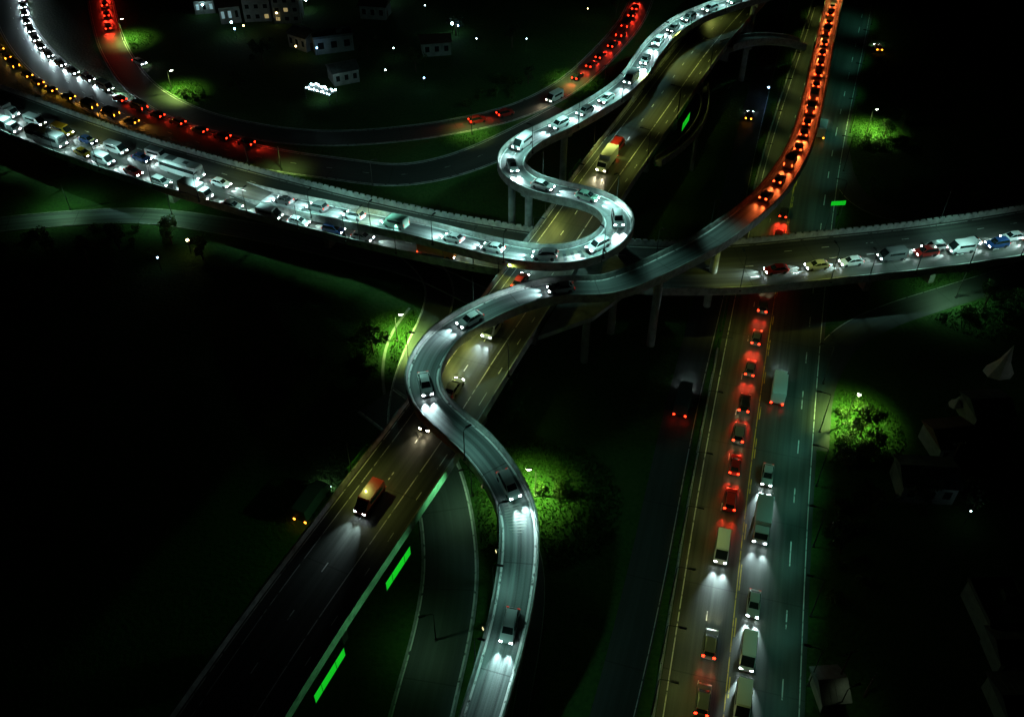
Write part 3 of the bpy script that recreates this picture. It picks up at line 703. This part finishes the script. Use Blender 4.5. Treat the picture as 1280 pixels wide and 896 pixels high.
def queue(path, s0, s1, gap, face, off, where, group, colours, lights, kinds=('car', 'car', 'suv', 'car', 'suv', 'van'), head='head', tail='tail', beam=BEAM, bcol=COOL, up=.03, glow=0):
    """A file of traffic; vehicles are counted from the end named in WHERE (the path's s0 end)."""
    rnd = random.Random(hash(where) % 9999 if False else sum(map(ord, where)))
    s = s0; i = 0; d = 1 if s1 > s0 else -1
    while (s - s1) * d < 0 and i < len(ORD):
        kd = rnd.choice(kinds); c = rnd.choice(colours)
        if i: s += d * (HALF[kd] - 2.2)
        p, t, nr = path.at(s, off + rnd.uniform(-.12, .12), up)
        if any((p - v).length < 8 for v in RESERVED): s += d * 2.0; continue
        vehicle(kd, c, p, t * face, f'{c} {KINDNAME[kd]}, {lights}, {ORD[i]} {where}', group, head, tail, beam, bcol, glow)
        s += d * (gap * rnd.uniform(.9, 1.3) + (HALF[kd] - 2.2)); i += 1

LIGHTC = ('white', 'white', 'silver')
RESERVED = [survey(901, 692, 0), survey(545, 319, ZF), survey(692, 126, 0)]
# winding ramp: two files, headlights on, coming down from the top and onto the flyover
L = US.len
queue(US, L - 4, 13, 8.4, -1, 0, 'from the top of the winding ramp', 'cars filing along the winding ramp', ('white', 'white', 'silver', 'silver', 'grey', 'pale green'), 'headlights on', tail='dim_tail', beam=BEAM * 1.2)
# flyover, left half
lane_mid = px_path([(-40, 131), (0, 142), (60, 161), (140, 188), (215, 213), (300, 239)], ZF)
lane_near = px_path([(-40, 150), (0, 161), (60, 178), (140, 207), (215, 235), (279, 256), (360, 277), (430, 293), (492, 309)], ZF)
queue(lane_mid, 4, lane_mid.len - 2, 7.0, 1, 0, 'from the left in the flyover middle lane', 'cars on the left half of the flyover', LIGHTC * 3 + ('grey', 'blue', 'red', 'yellow'), 'headlights on', ('car', 'suv', 'car', 'suv', 'van', 'car', 'truck', 'bus'), tail='dim_tail')
queue(lane_near, 3, lane_near.len - 2, 6.8, 1, 0, 'from the left in the flyover near lane', 'cars on the left half of the flyover', LIGHTC * 3 + ('grey', 'blue', 'red', 'yellow'), 'headlights on', ('car', 'suv', 'car', 'suv', 'van', 'car', 'truck', 'bus'), tail='dim_tail')
# flyover, right half
lane_r = px_path([(1340, 293), (1280, 303), (1200, 314), (1120, 323), (1040, 333), (950, 342)], ZF)
queue(lane_r, 2, lane_r.len - 2, 7.0, 1, 0, 'from the right end of the flyover', 'cars on the right half of the flyover', LIGHTC * 3 + ('grey', 'blue', 'red', 'yellow'), 'headlights on', ('car', 'suv', 'car', 'suv', 'van', 'car'), tail='dim_tail')
lane_r2 = px_path([(1340, 289), (1280, 297), (1200, 308), (1140, 317)], ZF)
queue(lane_r2, 4, lane_r2.len - 1, 7.2, 1, 0, 'from the right in the upper right flyover file', 'cars on the right half of the flyover', LIGHTC, 'headlights on', tail='dim_tail', beam=BEAM * .6)
# slip road: white, red and amber files
lw = px_path([(24, -45), (26, -10), (38, 38), (68, 76), (112, 102), (136, 114)], 0)
queue(lw, 3, lw.len, 6.4, 1, 0, 'from the top in the white slip road file', 'white-lit cars on the slip road', LIGHTC, 'headlights on', up=.05, tail='dim_tail')
lr = px_path([(150, 126), (200, 147), (270, 171), (332, 188)], 0)
queue(lr, 0, lr.len + 1, 6.4, -1, 0, 'from the left in the red slip road file', 'red-lit cars on the slip road', ('red', 'grey', 'red', 'black'), 'red taillights', up=.05, beam=0, glow=700, head='off_head')
lo = px_path([(-25, 30), (-4, 58), (18, 84), (52, 108), (100, 130), (150, 149), (190, 161)], 0)
queue(lo, 2, lo.len, 6.6, -1, 0, 'from the left in the amber slip road file', 'amber-lit cars on the slip road', ('yellow', 'grey', 'orange', 'black'), 'amber lights', tail='amber', up=.05, beam=0, glow=700, head='off_head')
# loop road
e1 = px_path([(722, 98), (745, 78), (768, 55), (785, 30), (800, -5)], 0)
queue(e1, 0, e1.len, 6.6, 1, 0, 'from the lamp post up the loop road', 'red-lit cars on the upper loop road', ('red', 'red', 'black'), 'red taillights', up=.05, beam=0, glow=700, head='off_head')
e2 = px_path([(597, 153), (640, 143), (680, 130)], 0)
queue(e2, 0, e2.len - 1, 6.6, 1, 0, 'from the slim lamp along the lower loop road', 'red-lit cars on the lower loop road', ('red', 'red', 'grey'), 'red taillights', up=.05, beam=0, glow=700, head='off_head')
e3 = px_path([(136, 36), (131, 5), (127, -30)], 0)
queue(e3, 0, e3.len, 9, 1, 0, 'from the small lamp at the top left', 'red-lit cars at the top left', ('red', 'black'), 'red taillights', up=.05, beam=0, glow=700, head='off_head')
# curving ramp: red file up towards the highway, white file down towards the bottom
sA = RP.near(survey(957, 248, 14))[0]; sB = RP.near(survey(700, 361, ZS))[0]
queue(RP, sA, 2, 6.9, -1, 0, 'up from the merge on the ramp', 'red-lit cars on the ramp beside the highway', ('white', 'orange', 'white', 'silver', 'red'), 'orange-red taillights', head='off_head', tail='orange_tail', up=.02, beam=0, glow=750, kinds=('car', 'suv', 'van', 'car'))
queue(RP, sB, RP.len - 2, 17, 1, -.2, 'down from the viaduct crossing on the lower ramp', 'cars on the lower S shaped ramp', ('white', 'silver', 'grey'), 'headlights on', ('car', 'suv'), up=.02, beam=BEAM * .8, tail='dim_tail')
# highway
h1 = px_path([(876, 896), (890, 790), (907, 665), (921, 560), (936, 470), (954, 380)], 0)
queue(h1, -0 + 2, h1.len, 7.6, 1, 0, 'from the bottom in the highway red lane', 'red-lit cars on the highway', ('red', 'grey', 'black'), 'red taillights', ('car', 'suv'), up=.04, beam=BEAM * .12, bcol=WARM, glow=220, head='off_head')
h2 = px_path([(960, 585), (948, 690), (936, 800), (926, 896), (920, 950)], 0)
queue(h2, 2, h2.len, 6.9, 1, 0, 'down from the top of the highway white lane', 'white-lit cars on the highway', ('white', 'silver'), 'headlights on', ('car', 'suv', 'van', 'car', 'truck'), up=.04, tail='dim_tail')
h3 = px_path([(972, 300), (986, 240)], 0)
queue(h3, 1, h3.len, 9, 1, 0, 'above the flyover in the highway red lane', 'red-lit cars on the highway', ('red', 'black'), 'red taillights', ('car',), up=.04, beam=0, glow=700, head='off_head')

def on(path, px, py, z, face, kind, colour, label, up=.03, **kw):
    q = survey(px, py, z); s, _ = path.near(q); p, t, nr = path.at(s); o = (q - p).dot(nr); p, t, nr = path.at(s, o, up)
    return vehicle(kind, colour, p, t * face, label, None, **kw)
on(D, 772, 185, ZD, 1, 'van', 'red', 'red van with red taillights on the viaduct inside the upper loop', beam=BEAM * .5)
on(D, 757, 209, ZD, -1, 'truck', 'white', 'white box truck on the viaduct just behind the red van', head='warm_head', beam=BEAM * .5, bcol=WARM)
on(D, 652, 352, ZD, 1, 'car', 'red', 'dark red car on the viaduct just above the lower ramp', beam=BEAM * .4)
on(D, 617, 412, ZD, -1, 'van', 'white', 'white van with bright headlights on the viaduct just below the ramp', beam=BEAM)
on(D, 570, 484, ZD, 1, 'car', 'silver', 'silver car on the viaduct inside the bend of the lower ramp', tail='off_tail', beam=BEAM * .3)
on(D, 540, 526, ZD, -1, 'car', 'black', 'dark car with warm headlights half under the lower ramp', head='warm_head', beam=BEAM * .3, bcol=WARM)
on(D, 466, 624, ZD, -1, 'van', 'red', 'red van with white headlights on the viaduct at lower left', beam=BEAM * .12)
on(F, 200, 199, ZF, 1, 'van', 'white', 'white van on the far lane of the flyover at upper left', head='head', beam=BEAM * .5)
on(F, 545, 319, ZF, 1, 'truck', 'orange', 'orange box truck on the flyover left of the viaduct', tail='orange_tail', beam=BEAM * .7)
on(highway, 901, 692, 0, -1, 'van', 'white', 'white van in the middle of the red-lit lane of the highway', up=.04, beam=BEAM * .7)
on(highway, 972, 490, 0, 1, 'truck', 'white', 'white box truck with red taillights on the highway below the flyover', up=.04, beam=BEAM * .3)
on(highway, 1025, 168, 0, 1, 'truck', 'silver', 'silver truck with amber lights on the highway right of the red traffic', up=.04, tail='amber', beam=BEAM * .4, bcol=WARM)
fr = px_path([(748, 960), (775, 860), (808, 720), (850, 520), (880, 400), (908, 290), (935, 170), (958, 80), (975, 10)], 0)
on(fr, 853, 505, 0, 1, 'truck', 'grey', 'grey truck with red taillights on the dark frontage road', beam=BEAM * .15)
on(fr, 936, 148, 0, 1, 'car', 'black', 'black car parked on the frontage road beside the highway', tail='amber', beam=0)
on(E_, 692, 126, 0, -1, 'van', 'white', 'white van with warm headlights on the loop road between red cars', up=.05, head='warm_head', beam=BEAM * .6, bcol=WARM)
p = survey(392, 632, 0); vehicle('truck', 'grey', p + Vector((0, 0, .01)), D.t[5], 'dark truck with amber lights on the ground left of the viaduct', tail='amber', beam=0)
p = survey(175, 80, 0); vehicle('car', 'white', p + Vector((0, 0, .01)), Vector((.8, -.6, 0)), 'white car with faint red lights parked inside the slip road bend', beam=0)
p = survey(1097, 62, 0); vehicle('car', 'orange', p + Vector((0, 0, .01)), Vector((.1, 1, 0)), 'orange-lit car parked in the dark right of the highway at the top', tail='amber', beam=0)

# ------------------------------------------------------------------ vegetation
def free(p, margin):
    for path, hw in ROADS:
        if path.near(p)[1] < hw + margin: return False
    return True
def crown_mesh(seed, h, r, n_leaf, base, m, flat=.85):
    rnd = random.Random(seed); k = MB()
    cl = [(Vector((rnd.gauss(0, .42) * r, rnd.gauss(0, .42) * r, base + (h - base) * rnd.uniform(.1, .95))), r * rnd.uniform(.25, .5)) for _ in range(11)]
    for i in range(n_leaf):
        c, cr_ = rnd.choice(cl)
        d = Vector((rnd.gauss(0, 1), rnd.gauss(0, 1), rnd.gauss(0, 1) * flat)).normalized() * cr_ * rnd.uniform(.45, 1.05)
        p = c + d; s = rnd.uniform(.10, .26) * (r / 2.2) ** .5
        a = Vector((rnd.gauss(0, 1), rnd.gauss(0, 1), rnd.gauss(0, .6))).normalized(); b_ = a.cross(Vector((rnd.gauss(0, 1), rnd.gauss(0, 1), rnd.gauss(0, 1)))).normalized()
        k.add([p - a * s, p + b_ * s * .55, p + a * s, p - b_ * s * .55], [(0, 1, 2, 3)])
    return k
def trunk_mesh(seed, h, r, base):
    rnd = random.Random(seed + 50); k = MB()
    k.tube([(0, 0, -.1), (rnd.gauss(0, .06), rnd.gauss(0, .06), base * .6), (rnd.gauss(0, .15), rnd.gauss(0, .15), h * .7)], [.16 * r / 2 + .04, .12 * r / 2 + .03, .03], 7)
    for i in range(5):
        a = rnd.uniform(0, 6.28); z0 = base * rnd.uniform(.7, 1.2); rr = r * rnd.uniform(.5, .8)
        k.tube([(0, 0, z0), (rr * .5 * math.cos(a), rr * .5 * math.sin(a), z0 + h * .15), (rr * math.cos(a), rr * math.sin(a), z0 + h * .25)], [.06, .04, .015], 5)
    return k
TREES = []
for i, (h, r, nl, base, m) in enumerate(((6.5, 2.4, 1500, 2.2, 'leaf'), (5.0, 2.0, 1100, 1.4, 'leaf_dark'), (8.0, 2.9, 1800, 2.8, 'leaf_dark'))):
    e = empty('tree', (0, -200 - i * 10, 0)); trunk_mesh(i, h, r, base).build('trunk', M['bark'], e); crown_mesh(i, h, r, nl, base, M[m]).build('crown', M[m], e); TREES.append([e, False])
BUSH = []
for i, (h, r, nl) in enumerate(((1.5, 1.3, 500), (1.0, 1.0, 340))):
    e = empty('bush', (0, -240 - i * 6, 0)); crown_mesh(20 + i, h, r, nl, .15, M['leaf']).build('foliage', M['leaf'], e)
    k = MB()
    for a in range(5): k.tube([(0, 0, -.05), (.3 * math.cos(a * 1.3), .3 * math.sin(a * 1.3), h * .6)], [.03, .012], 5)
    k.build('stem', M['bark'], e); BUSH.append([e, False])
def plant(lib, i, px, py, label, sc=1.0, cat='tree', group=None):
    t = lib[i]
    e = t[0] if not t[1] else copy_tree(t[0]); t[1] = True
    e.location = survey(px, py, 0); e.rotation_euler = (0, 0, random.uniform(0, 6.28)); e.scale = (sc * random.uniform(.9, 1.1), sc * random.uniform(.9, 1.1), sc * random.uniform(.85, 1.15))
    return tag(e, label, cat, group)
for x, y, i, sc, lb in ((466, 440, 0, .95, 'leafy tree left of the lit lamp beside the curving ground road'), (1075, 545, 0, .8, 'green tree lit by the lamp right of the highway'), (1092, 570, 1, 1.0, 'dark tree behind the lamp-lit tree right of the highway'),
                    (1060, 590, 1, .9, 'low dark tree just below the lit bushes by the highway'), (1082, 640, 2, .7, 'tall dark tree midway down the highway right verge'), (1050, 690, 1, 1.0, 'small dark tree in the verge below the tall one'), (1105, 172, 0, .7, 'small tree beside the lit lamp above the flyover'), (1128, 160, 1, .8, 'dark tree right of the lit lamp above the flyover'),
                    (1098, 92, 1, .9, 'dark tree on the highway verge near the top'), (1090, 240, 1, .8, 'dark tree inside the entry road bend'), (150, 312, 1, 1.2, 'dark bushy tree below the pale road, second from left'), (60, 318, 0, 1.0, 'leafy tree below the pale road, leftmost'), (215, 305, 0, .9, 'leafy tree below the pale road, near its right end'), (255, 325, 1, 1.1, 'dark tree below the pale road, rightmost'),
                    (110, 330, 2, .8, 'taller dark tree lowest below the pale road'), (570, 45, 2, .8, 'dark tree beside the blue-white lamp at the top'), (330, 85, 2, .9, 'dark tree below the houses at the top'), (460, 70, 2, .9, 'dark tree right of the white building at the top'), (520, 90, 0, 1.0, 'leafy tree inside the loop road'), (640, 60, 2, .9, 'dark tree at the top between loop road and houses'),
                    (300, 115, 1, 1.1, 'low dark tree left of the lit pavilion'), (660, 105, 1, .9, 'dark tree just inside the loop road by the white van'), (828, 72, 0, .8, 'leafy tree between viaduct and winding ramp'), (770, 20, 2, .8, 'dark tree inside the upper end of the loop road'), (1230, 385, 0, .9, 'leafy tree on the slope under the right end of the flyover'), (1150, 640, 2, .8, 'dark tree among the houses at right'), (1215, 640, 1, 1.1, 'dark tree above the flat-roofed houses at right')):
    plant(TREES, i, x, y, lb, sc)
BW = ['by the lamp', 'on the dark verge', 'near the houses']
rb = random.Random(5)
def bushes(cx, cy, sx, sy, n_, label, group):
    c = 0; tries = 0
    while c < n_ and tries < 200:
        tries += 1
        x, y = cx + rb.uniform(-sx, sx), cy + rb.uniform(-sy, sy); p = survey(x, y, 0)
        if not free(p, 1.2): continue
        plant(BUSH, rb.randrange(2), x, y, label, rb.uniform(.6, 1.3), 'bush', group); c += 1
bushes(1065, 545, 32, 40, 22, 'low green bush crowding round the lit lamp right of the highway', 'bushes round the lamp right of the highway')
bushes(1055, 680, 25, 70, 16, 'low dark bush on the verge right of the highway below the lamp', 'bushes on the verge right of the highway')
bushes(1085, 175, 28, 14, 8, 'low bush on the lit grass right of the highway above the flyover', 'bushes on the grass above the flyover')
bushes(460, 440, 18, 25, 8, 'low bush left of the lamp beside the curving ground road', 'bushes left of the curving ground road')
bushes(225, 125, 30, 12, 8, 'low bush on the lit mound inside the slip road bend', 'bushes on the lit mound')
bushes(150, 305, 150, 22, 20, 'low bush in the dark scrub below the pale ground road', 'bushes below the pale ground road')
bushes(640, 125, 70, 25, 12, 'low bush on the grass verge of the loop road', 'bushes beside the loop road')
bushes(690, 625, 25, 18, 5, 'low bush on the lamp-lit lawn right of the lower ramp', 'bushes on the lamp-lit lawn')
bushes(1210, 385, 60, 16, 14, 'low bush on the grassy slope under the right end of the flyover', 'bushes on the slope')
bushes(822, 700, 14, 150, 16, 'low bush in the strip between frontage road and highway', 'bushes between frontage road and highway')
# clipped hedge between the slip road and the flyover
hd = MB(); rnd = random.Random(3)
hp = px_path([(20, 108), (67, 136), (120, 155), (188, 174), (252, 195), (320, 212)], 0)
for i in range(5200):
    s = rnd.uniform(0, hp.len); p, t, nr = hp.at(s, rnd.gauss(0, .5)); p.z = abs(rnd.gauss(.9, .5)); sz = rnd.uniform(.08, .2)
    a = Vector((rnd.gauss(0, 1), rnd.gauss(0, 1), rnd.gauss(0, .6))).normalized(); b_ = a.cross(Vector((rnd.gauss(0, 1), rnd.gauss(0, 1), 1))).normalized()
    hd.add([p - a * sz, p + b_ * sz * .6, p + a * sz, p - b_ * sz * .6], [(0, 1, 2, 3)])
tag(hd.build('hedge', M['leaf']), 'long uneven hedge between the slip road and the flyover', 'hedge')
# grass tufts where the lamps show them
gr = MB(); rnd = random.Random(8)
for cx, cy, rr, nn in ((497, 426, 9, 3500), (672, 625, 13, 6500), (1060, 535, 9, 4000), (1084, 168, 9, 3000), (217, 118, 8, 2500), (156, 52, 8, 2000), (720, 105, 10, 2500), (592, 165, 10, 2500), (370, 212, 10, 2500), (1230, 370, 14, 4500)):
    c = survey(cx, cy, 0)
    for i in range(nn):
        a = rnd.uniform(0, 6.283); q = rr * math.sqrt(rnd.random()); p = c + Vector((q * math.cos(a), q * math.sin(a), 0))
        if i % 3 == 0 and not free(p, .2): continue
        if i % 3 and not free(p, .2): continue
        h = rnd.uniform(.12, .5)
        for _ in range(2):
            b_ = rnd.uniform(0, 6.283); w = rnd.uniform(.05, .12); tx, ty = rnd.gauss(0, .15), rnd.gauss(0, .15)
            gr.add([(p.x - w * math.cos(b_), p.y - w * math.sin(b_), -.01), (p.x + w * math.cos(b_), p.y + w * math.sin(b_), -.01), (p.x + tx, p.y + ty, h)], [(0, 1, 2)])
tag(gr.build('grass', M['grass']), 'rough green grass round the lit street lamps', 'grass', kind='stuff')

# ------------------------------------------------------------------ buildings
def house(px, py, rz, sx, sy, h, label, wall='wall', roof='roof', gable=True, lit=(), name='house', storeys=1, cols=3, pitch=1.4):
    p = survey(px, py, 0); e = empty(name, p, R(rz)); tag(e, label, 'building')
    k = MB(); k.box((0, 0, h / 2), (sx, sy, h)); k.build('wall', M[wall], e)
    rf = MB(); o = .4
    if gable:
        vs = [(-sx / 2 - o, -sy / 2 - o, h + .01), (sx / 2 + o, -sy / 2 - o, h + .01), (sx / 2 + o, sy / 2 + o, h + .01), (-sx / 2 - o, sy / 2 + o, h + .01), (-sx / 2 - o, 0, h + pitch), (sx / 2 + o, 0, h + pitch)]
        rf.add(vs, [(0, 1, 5, 4), (2, 3, 4, 5), (0, 4, 3), (1, 2, 5), (0, 3, 2, 1)])
        for i in range(int(sx / .8)):
            x = -sx / 2 + i * .8
            for sg in (-1, 1): rf.tube([(x, sg * (sy / 2 + o), h + .03), (x, sg * .05, h + pitch)], .03, 4)
    else:
        rf.box((0, 0, h + .08), (sx + .3, sy + .3, .15))
        for (cx, cy, wx, wy) in ((0, sy / 2, sx + .3, .2), (0, -sy / 2, sx + .3, .2), (sx / 2, 0, .2, sy - .25), (-sx / 2, 0, .2, sy - .25)): rf.box((cx, cy, h + .4), (wx, wy, .5))
        rf.box((sx * .2, sy * .1, h + .66), (1.6, 1.4, 1.0))
    rf.build('roof', M[roof], e)
    c = 0
    for st in range(storeys):
        for i in range(cols):
            x = -sx / 2 + sx * (i + .5) / cols; z = h * (st + .55) / storeys
            for sy_ in (-1,):
                m = lit[c] if c < len(lit) and lit[c] else 'win_dark'
                w = MB(); w.box((x, sy_ * sy / 2, z), (sx / cols * .45, .1, h / storeys * .42)); wo = w.build('window', M[m], e)
                f = MB(); ww, hh = sx / cols * .45, h / storeys * .42
                for dx in (-1, 1): f.box((x + dx * (ww / 2 + .04), sy_ * sy / 2, z), (.08, .16, hh + .16))
                for dz in (-1, 1): f.box((x, sy_ * sy / 2, z + dz * (hh / 2 + .04)), (ww, .16, .08))
                f.build('frame', M['wall_white'], wo)
            c += 1
    d = MB(); d.box((sx / 2, -sy * .15, 1.05), (.1, 1.0, 2.1)); d.build('door', M['roof_tile'], e)
    return e
house(417, 62, 18, 11, 5, 4.5, 'long white building with dark windows at the top', 'wall_white', cols=3, gable=False)
house(382, 58, -35, 7, 6, 4, 'small gabled house left of the long white building', roof='roof')
house(325, 22, 5, 8, 7, 9, 'tall grey block at the top, left of two', gable=False, storeys=3, lit=(None, None, 'win_warm'))
house(362, 24, 2, 8, 7, 8, 'tall grey block at the top with warm windows', gable=False, storeys=3, lit=('win_warm', None, None, None, 'win_warm'))
house(289, 25, 15, 6, 6, 5, 'house with cool lit windows among the lamps at top left', roof='roof_tile', lit=('win_cool', 'win_cool', None))
house(258, 14, 10, 6, 5, 4, 'house with cool windows at the top left of the group', roof='roof_tile', lit=('win_cool', None, 'win_cool'))
house(470, 20, -10, 8, 6, 4, 'dark gabled house right of the grey blocks', roof='roof_tile')
house(430, 100, 25, 7, 6, 3.6, 'dark gabled house behind the lit pavilion', roof='roof')
house(545, 65, 10, 8, 6, 3.8, 'dark house left of the blue-white lamp', roof='roof_tile')
house(1240, 770, 2, 6, 7, 3.5, 'flat-roofed shed right of the highway, uppermost of three roofs', gable=False)
house(1262, 822, 0, 6, 5, 3.2, 'corrugated gabled roof at the right edge, middle of three', roof='roof', wall='wall')
house(1275, 890, 2, 7, 7, 3.2, 'pale corrugated gabled roof in the bottom right corner', roof='roof', wall='wall_white')
house(1180, 560, 8, 6, 6, 3.5, 'dark small house right of the lit bushes', roof='roof_tile')
house(1150, 610, -4, 8, 6, 3.8, 'dark house in the middle of the right side', roof='roof')
house(1225, 525, 4, 6, 6, 3.8, 'dark house beside the pale tent', roof='roof')
house(1032, 868, 5, 3, 4.5, 2.6, 'tiny pale shed by the pole at the bottom', roof='roof', wall='wall', cols=1)
# pavilion with strings of white lamps
p = survey(402, 126, 0); e = empty('pavilion', p, R(-32)); tag(e, 'open pavilion roofed with strings of bright white lamps', 'pavilion')
k = MB(); k.box((0, 0, 3.0), (8.5, 3.2, .18)); k.build('roof', M['roof'], e)
for sx in (-4, 4):
    for sy in (-1.4, 1.4): k = MB(); k.tube([(sx, sy, 0), (sx, sy, 2.9)], .08); k.build('post', M['steel'], e)
k = MB(); rnd = random.Random(2)
for i in range(24):
    x, y = -3.9 + (i % 12) * .71 + rnd.gauss(0, .12), (-1, 1)[i // 12] * 1.1 + rnd.gauss(0, .25); s = rnd.uniform(.08, .2); k.box((x, y, 3.1 + s), (s * 1.6, s * 1.4, s * 2))
k.build('lamp_string', M['bulb_cool'], e, bevel=.02)
spot('lamp_light', e, (0, 0, 2.8), 90, (.6, .95, 1), 150)
# yard lamps
def yard_lamp(px, py, m, label, h=3.0, r=.22, power=0, col=(.6, .92, 1)):
    e = empty('yard_lamp', survey(px, py, 0)); tag(e, label, 'lamp', None)
    k = MB(); k.tube([(0, 0, 0), (0, 0, h)], .05, 6); k.build('post', M['dark_steel'], e)
    bm = bmesh.new(); bmesh.ops.create_icosphere(bm, subdivisions=2, radius=r); me = bpy.data.meshes.new('globe'); bm.to_mesh(me); bm.free(); me.materials.append(M[m])
    o = bpy.data.objects.new('globe', me); COL.objects.link(o); o.parent = e; o.location = (0, 0, h + r)
    if power:
        d = bpy.data.lights.new('lamp_light', 'POINT'); d.energy = power * .04; d.color = col; d.shadow_soft_size = r
        q = bpy.data.objects.new('lamp_light', d); COL.objects.link(q); q.parent = e; q.location = (0, 0, h + 2 * r + .3)
YL = [(566, 44, 'bulb_cool', 'bright blue-white yard lamp at the top, right of the houses', .4, 500), (573, 46, 'bulb_blue', 'small blue yard lamp beside the bright blue-white one', .22, 0), (292, 42, 'bulb_cool', 'cool yard lamp, left of the houses at the top', .3, 200), (296, 50, 'bulb_blue', 'blue yard lamp just below the cool one left of the houses', .25, 0),
      (307, 46, 'bulb_warm', 'warm yard lamp left of the grey blocks', .22, 120), (256, 20, 'bulb_cool', 'cool yard lamp at the far left of the houses', .3, 200), (384, 14, 'bulb_cool', 'cool yard lamp right of the warm block', .35, 200), (374, 18, 'bulb_warm', 'warm yard lamp at the foot of the warm block', .22, 0), (348, 30, 'bulb_warm', 'warm yard lamp between the grey blocks', .25, 150),
      (372, 72, 'bulb_warm', 'warm yard lamp below the small gabled house', .22, 300), (398, 74, 'bulb_blue', 'blue lamp at the left end of the white building', .2, 0), (482, 2, 'bulb_cool', 'cool yard lamp at the very top, right of the blocks', .4, 100), (493, 74, 'bulb_cool', 'small white yard lamp, upper of a pair inside the loop', .16, 0), (483, 102, 'bulb_cool', 'small white yard lamp, lower of a pair inside the loop', .2, 0),
      (531, 112, 'bulb_blue', 'lone blue yard lamp inside the loop road', .2, 0), (596, 62, 'bulb_cool', 'small white yard lamp right of the blue-white one', .14, 0), (532, 20, 'bulb_cool', 'small white yard lamp near the top middle', .13, 0), (658, 62, 'bulb_cool', 'faint white yard lamp right of the dark trees', .12, 0), (202, 338, 'bulb_blue', 'lone blue-white lamp in the dark scrub at left', .16, 0),
      (239, 317, 'bulb_warm', 'warm lamp in the scrub below the pale road', .3, 120), (958, 124, 'bulb_blue', 'blue lamp beside the frontage road near the top', .22, 40), (1230, 520, 'bulb_cool', 'small cool lamp beside the dark house near the tent', .14, 0), (1205, 655, 'bulb_cool', 'faint white lamp between the houses at right', .12, 0), (734, 24, 'bulb_warm', 'faint warm lamp inside the upper loop road', .14, 0)]
for x, y, m, lb, r_, pw in YL: yard_lamp(x, y, m, lb, 3.0, r_, pw, (1, .7, .3) if 'warm' in m else (.6, .92, 1))
# white canvas tents at right
def tent(px, py, w, h, label, rz=0, lean=0):
    e = empty('tent', survey(px, py, 0), R(rz)); tag(e, label, 'tent')
    k = MB(); n_ = 8; vs = []
    for j in range(n_): a = 2 * math.pi * (j + .5) / n_; vs.append((w * math.cos(a) * .9, w * math.sin(a) * .7, 1.9 + .2 * math.cos(4 * a)))
    for j in range(n_): a = 2 * math.pi * (j + .5) / n_; vs.append((w * .38 * math.cos(a) + lean * .4, w * .3 * math.sin(a), 1.9 + (h - 1.9) * .38))
    vs.append((lean, 0, h)); k.add(vs, [(j, (j + 1) % n_, n_ + (j + 1) % n_, n_ + j) for j in range(n_)] + [(n_ + j, n_ + (j + 1) % n_, 2 * n_) for j in range(n_)])
    o = k.build('canopy', M['canvas'], e); so = o.modifiers.new('thickness', 'SOLIDIFY'); so.thickness = .03
    for j in range(0, n_, 2):
        a = 2 * math.pi * (j + .5) / n_; k = MB(); k.tube([(w * math.cos(a) * .86, w * math.sin(a) * .66, 0), (w * math.cos(a) * .88, w * math.sin(a) * .68, 1.95)], .04, 6); k.build('pole', M['steel'], e)
    d = bpy.data.lights.new('lamp_light', 'POINT'); d.energy = 9; d.color = (.8, 1, .85); d.shadow_soft_size = .2
    q = bpy.data.objects.new('lamp_light', d); COL.objects.link(q); q.parent = e; q.location = (w * .9, -w * 1.5, 4.5)
    bm = bmesh.new(); bmesh.ops.create_icosphere(bm, subdivisions=2, radius=.1); me = bpy.data.meshes.new('lantern'); bm.to_mesh(me); bm.free(); me.materials.append(M['lamp_dim']); o = bpy.data.objects.new('lantern', me); COL.objects.link(o); o.parent = e; o.location = (w * .9, -w * 1.5, 4.2)
    k = MB(); k.tube([(w * .9, -w * 1.5, 0), (w * .9, -w * 1.5, 4.1)], .04, 6); k.build('lantern_post', M['dark_steel'], e)
tent(1243, 475, 3.0, 8.0, 'tall pointed pale tent at the right edge', 10, .6)
tent(1190, 515, 1.6, 3.6, 'small narrow pale tent left of the tall one', 40, .2)
# utility poles at bottom right
def utility_pole(px, py, h, label, rz=0):
    e = empty('utility_pole', survey(px, py, 0), R(rz)); tag(e, label, 'utility pole')
    k = MB(); k.tube([(0, 0, 0), (0, 0, h)], [.16, .1], 8); k.build('pole', M['bark'], e)
    k = MB(); k.box((0, 0, h - .5), (2.2, .12, .14)); k.build('crossarm', M['bark'], e)
    k = MB()
    for x in (-.9, -.3, .3, .9): k.tube([(x, 0, h - .43), (x, 0, h - .2)], .05, 6)
    k.build('insulators', M['parapet'], e)
utility_pole(1043, 860, 9, 'tall utility pole beside the tiny pale shed at the bottom', 20)
utility_pole(1080, 870, 5, 'short utility pole right of the tiny pale shed', 50)
utility_pole(1183, 590, 7, 'utility pole among the dark houses at right', 10)
street_lamp(1046, 890, 0, 6, 1.0, R(20), DECK * .025, (.8, 1, .6), 'dark shielded lamp beside the tiny pale shed', shielded=True)
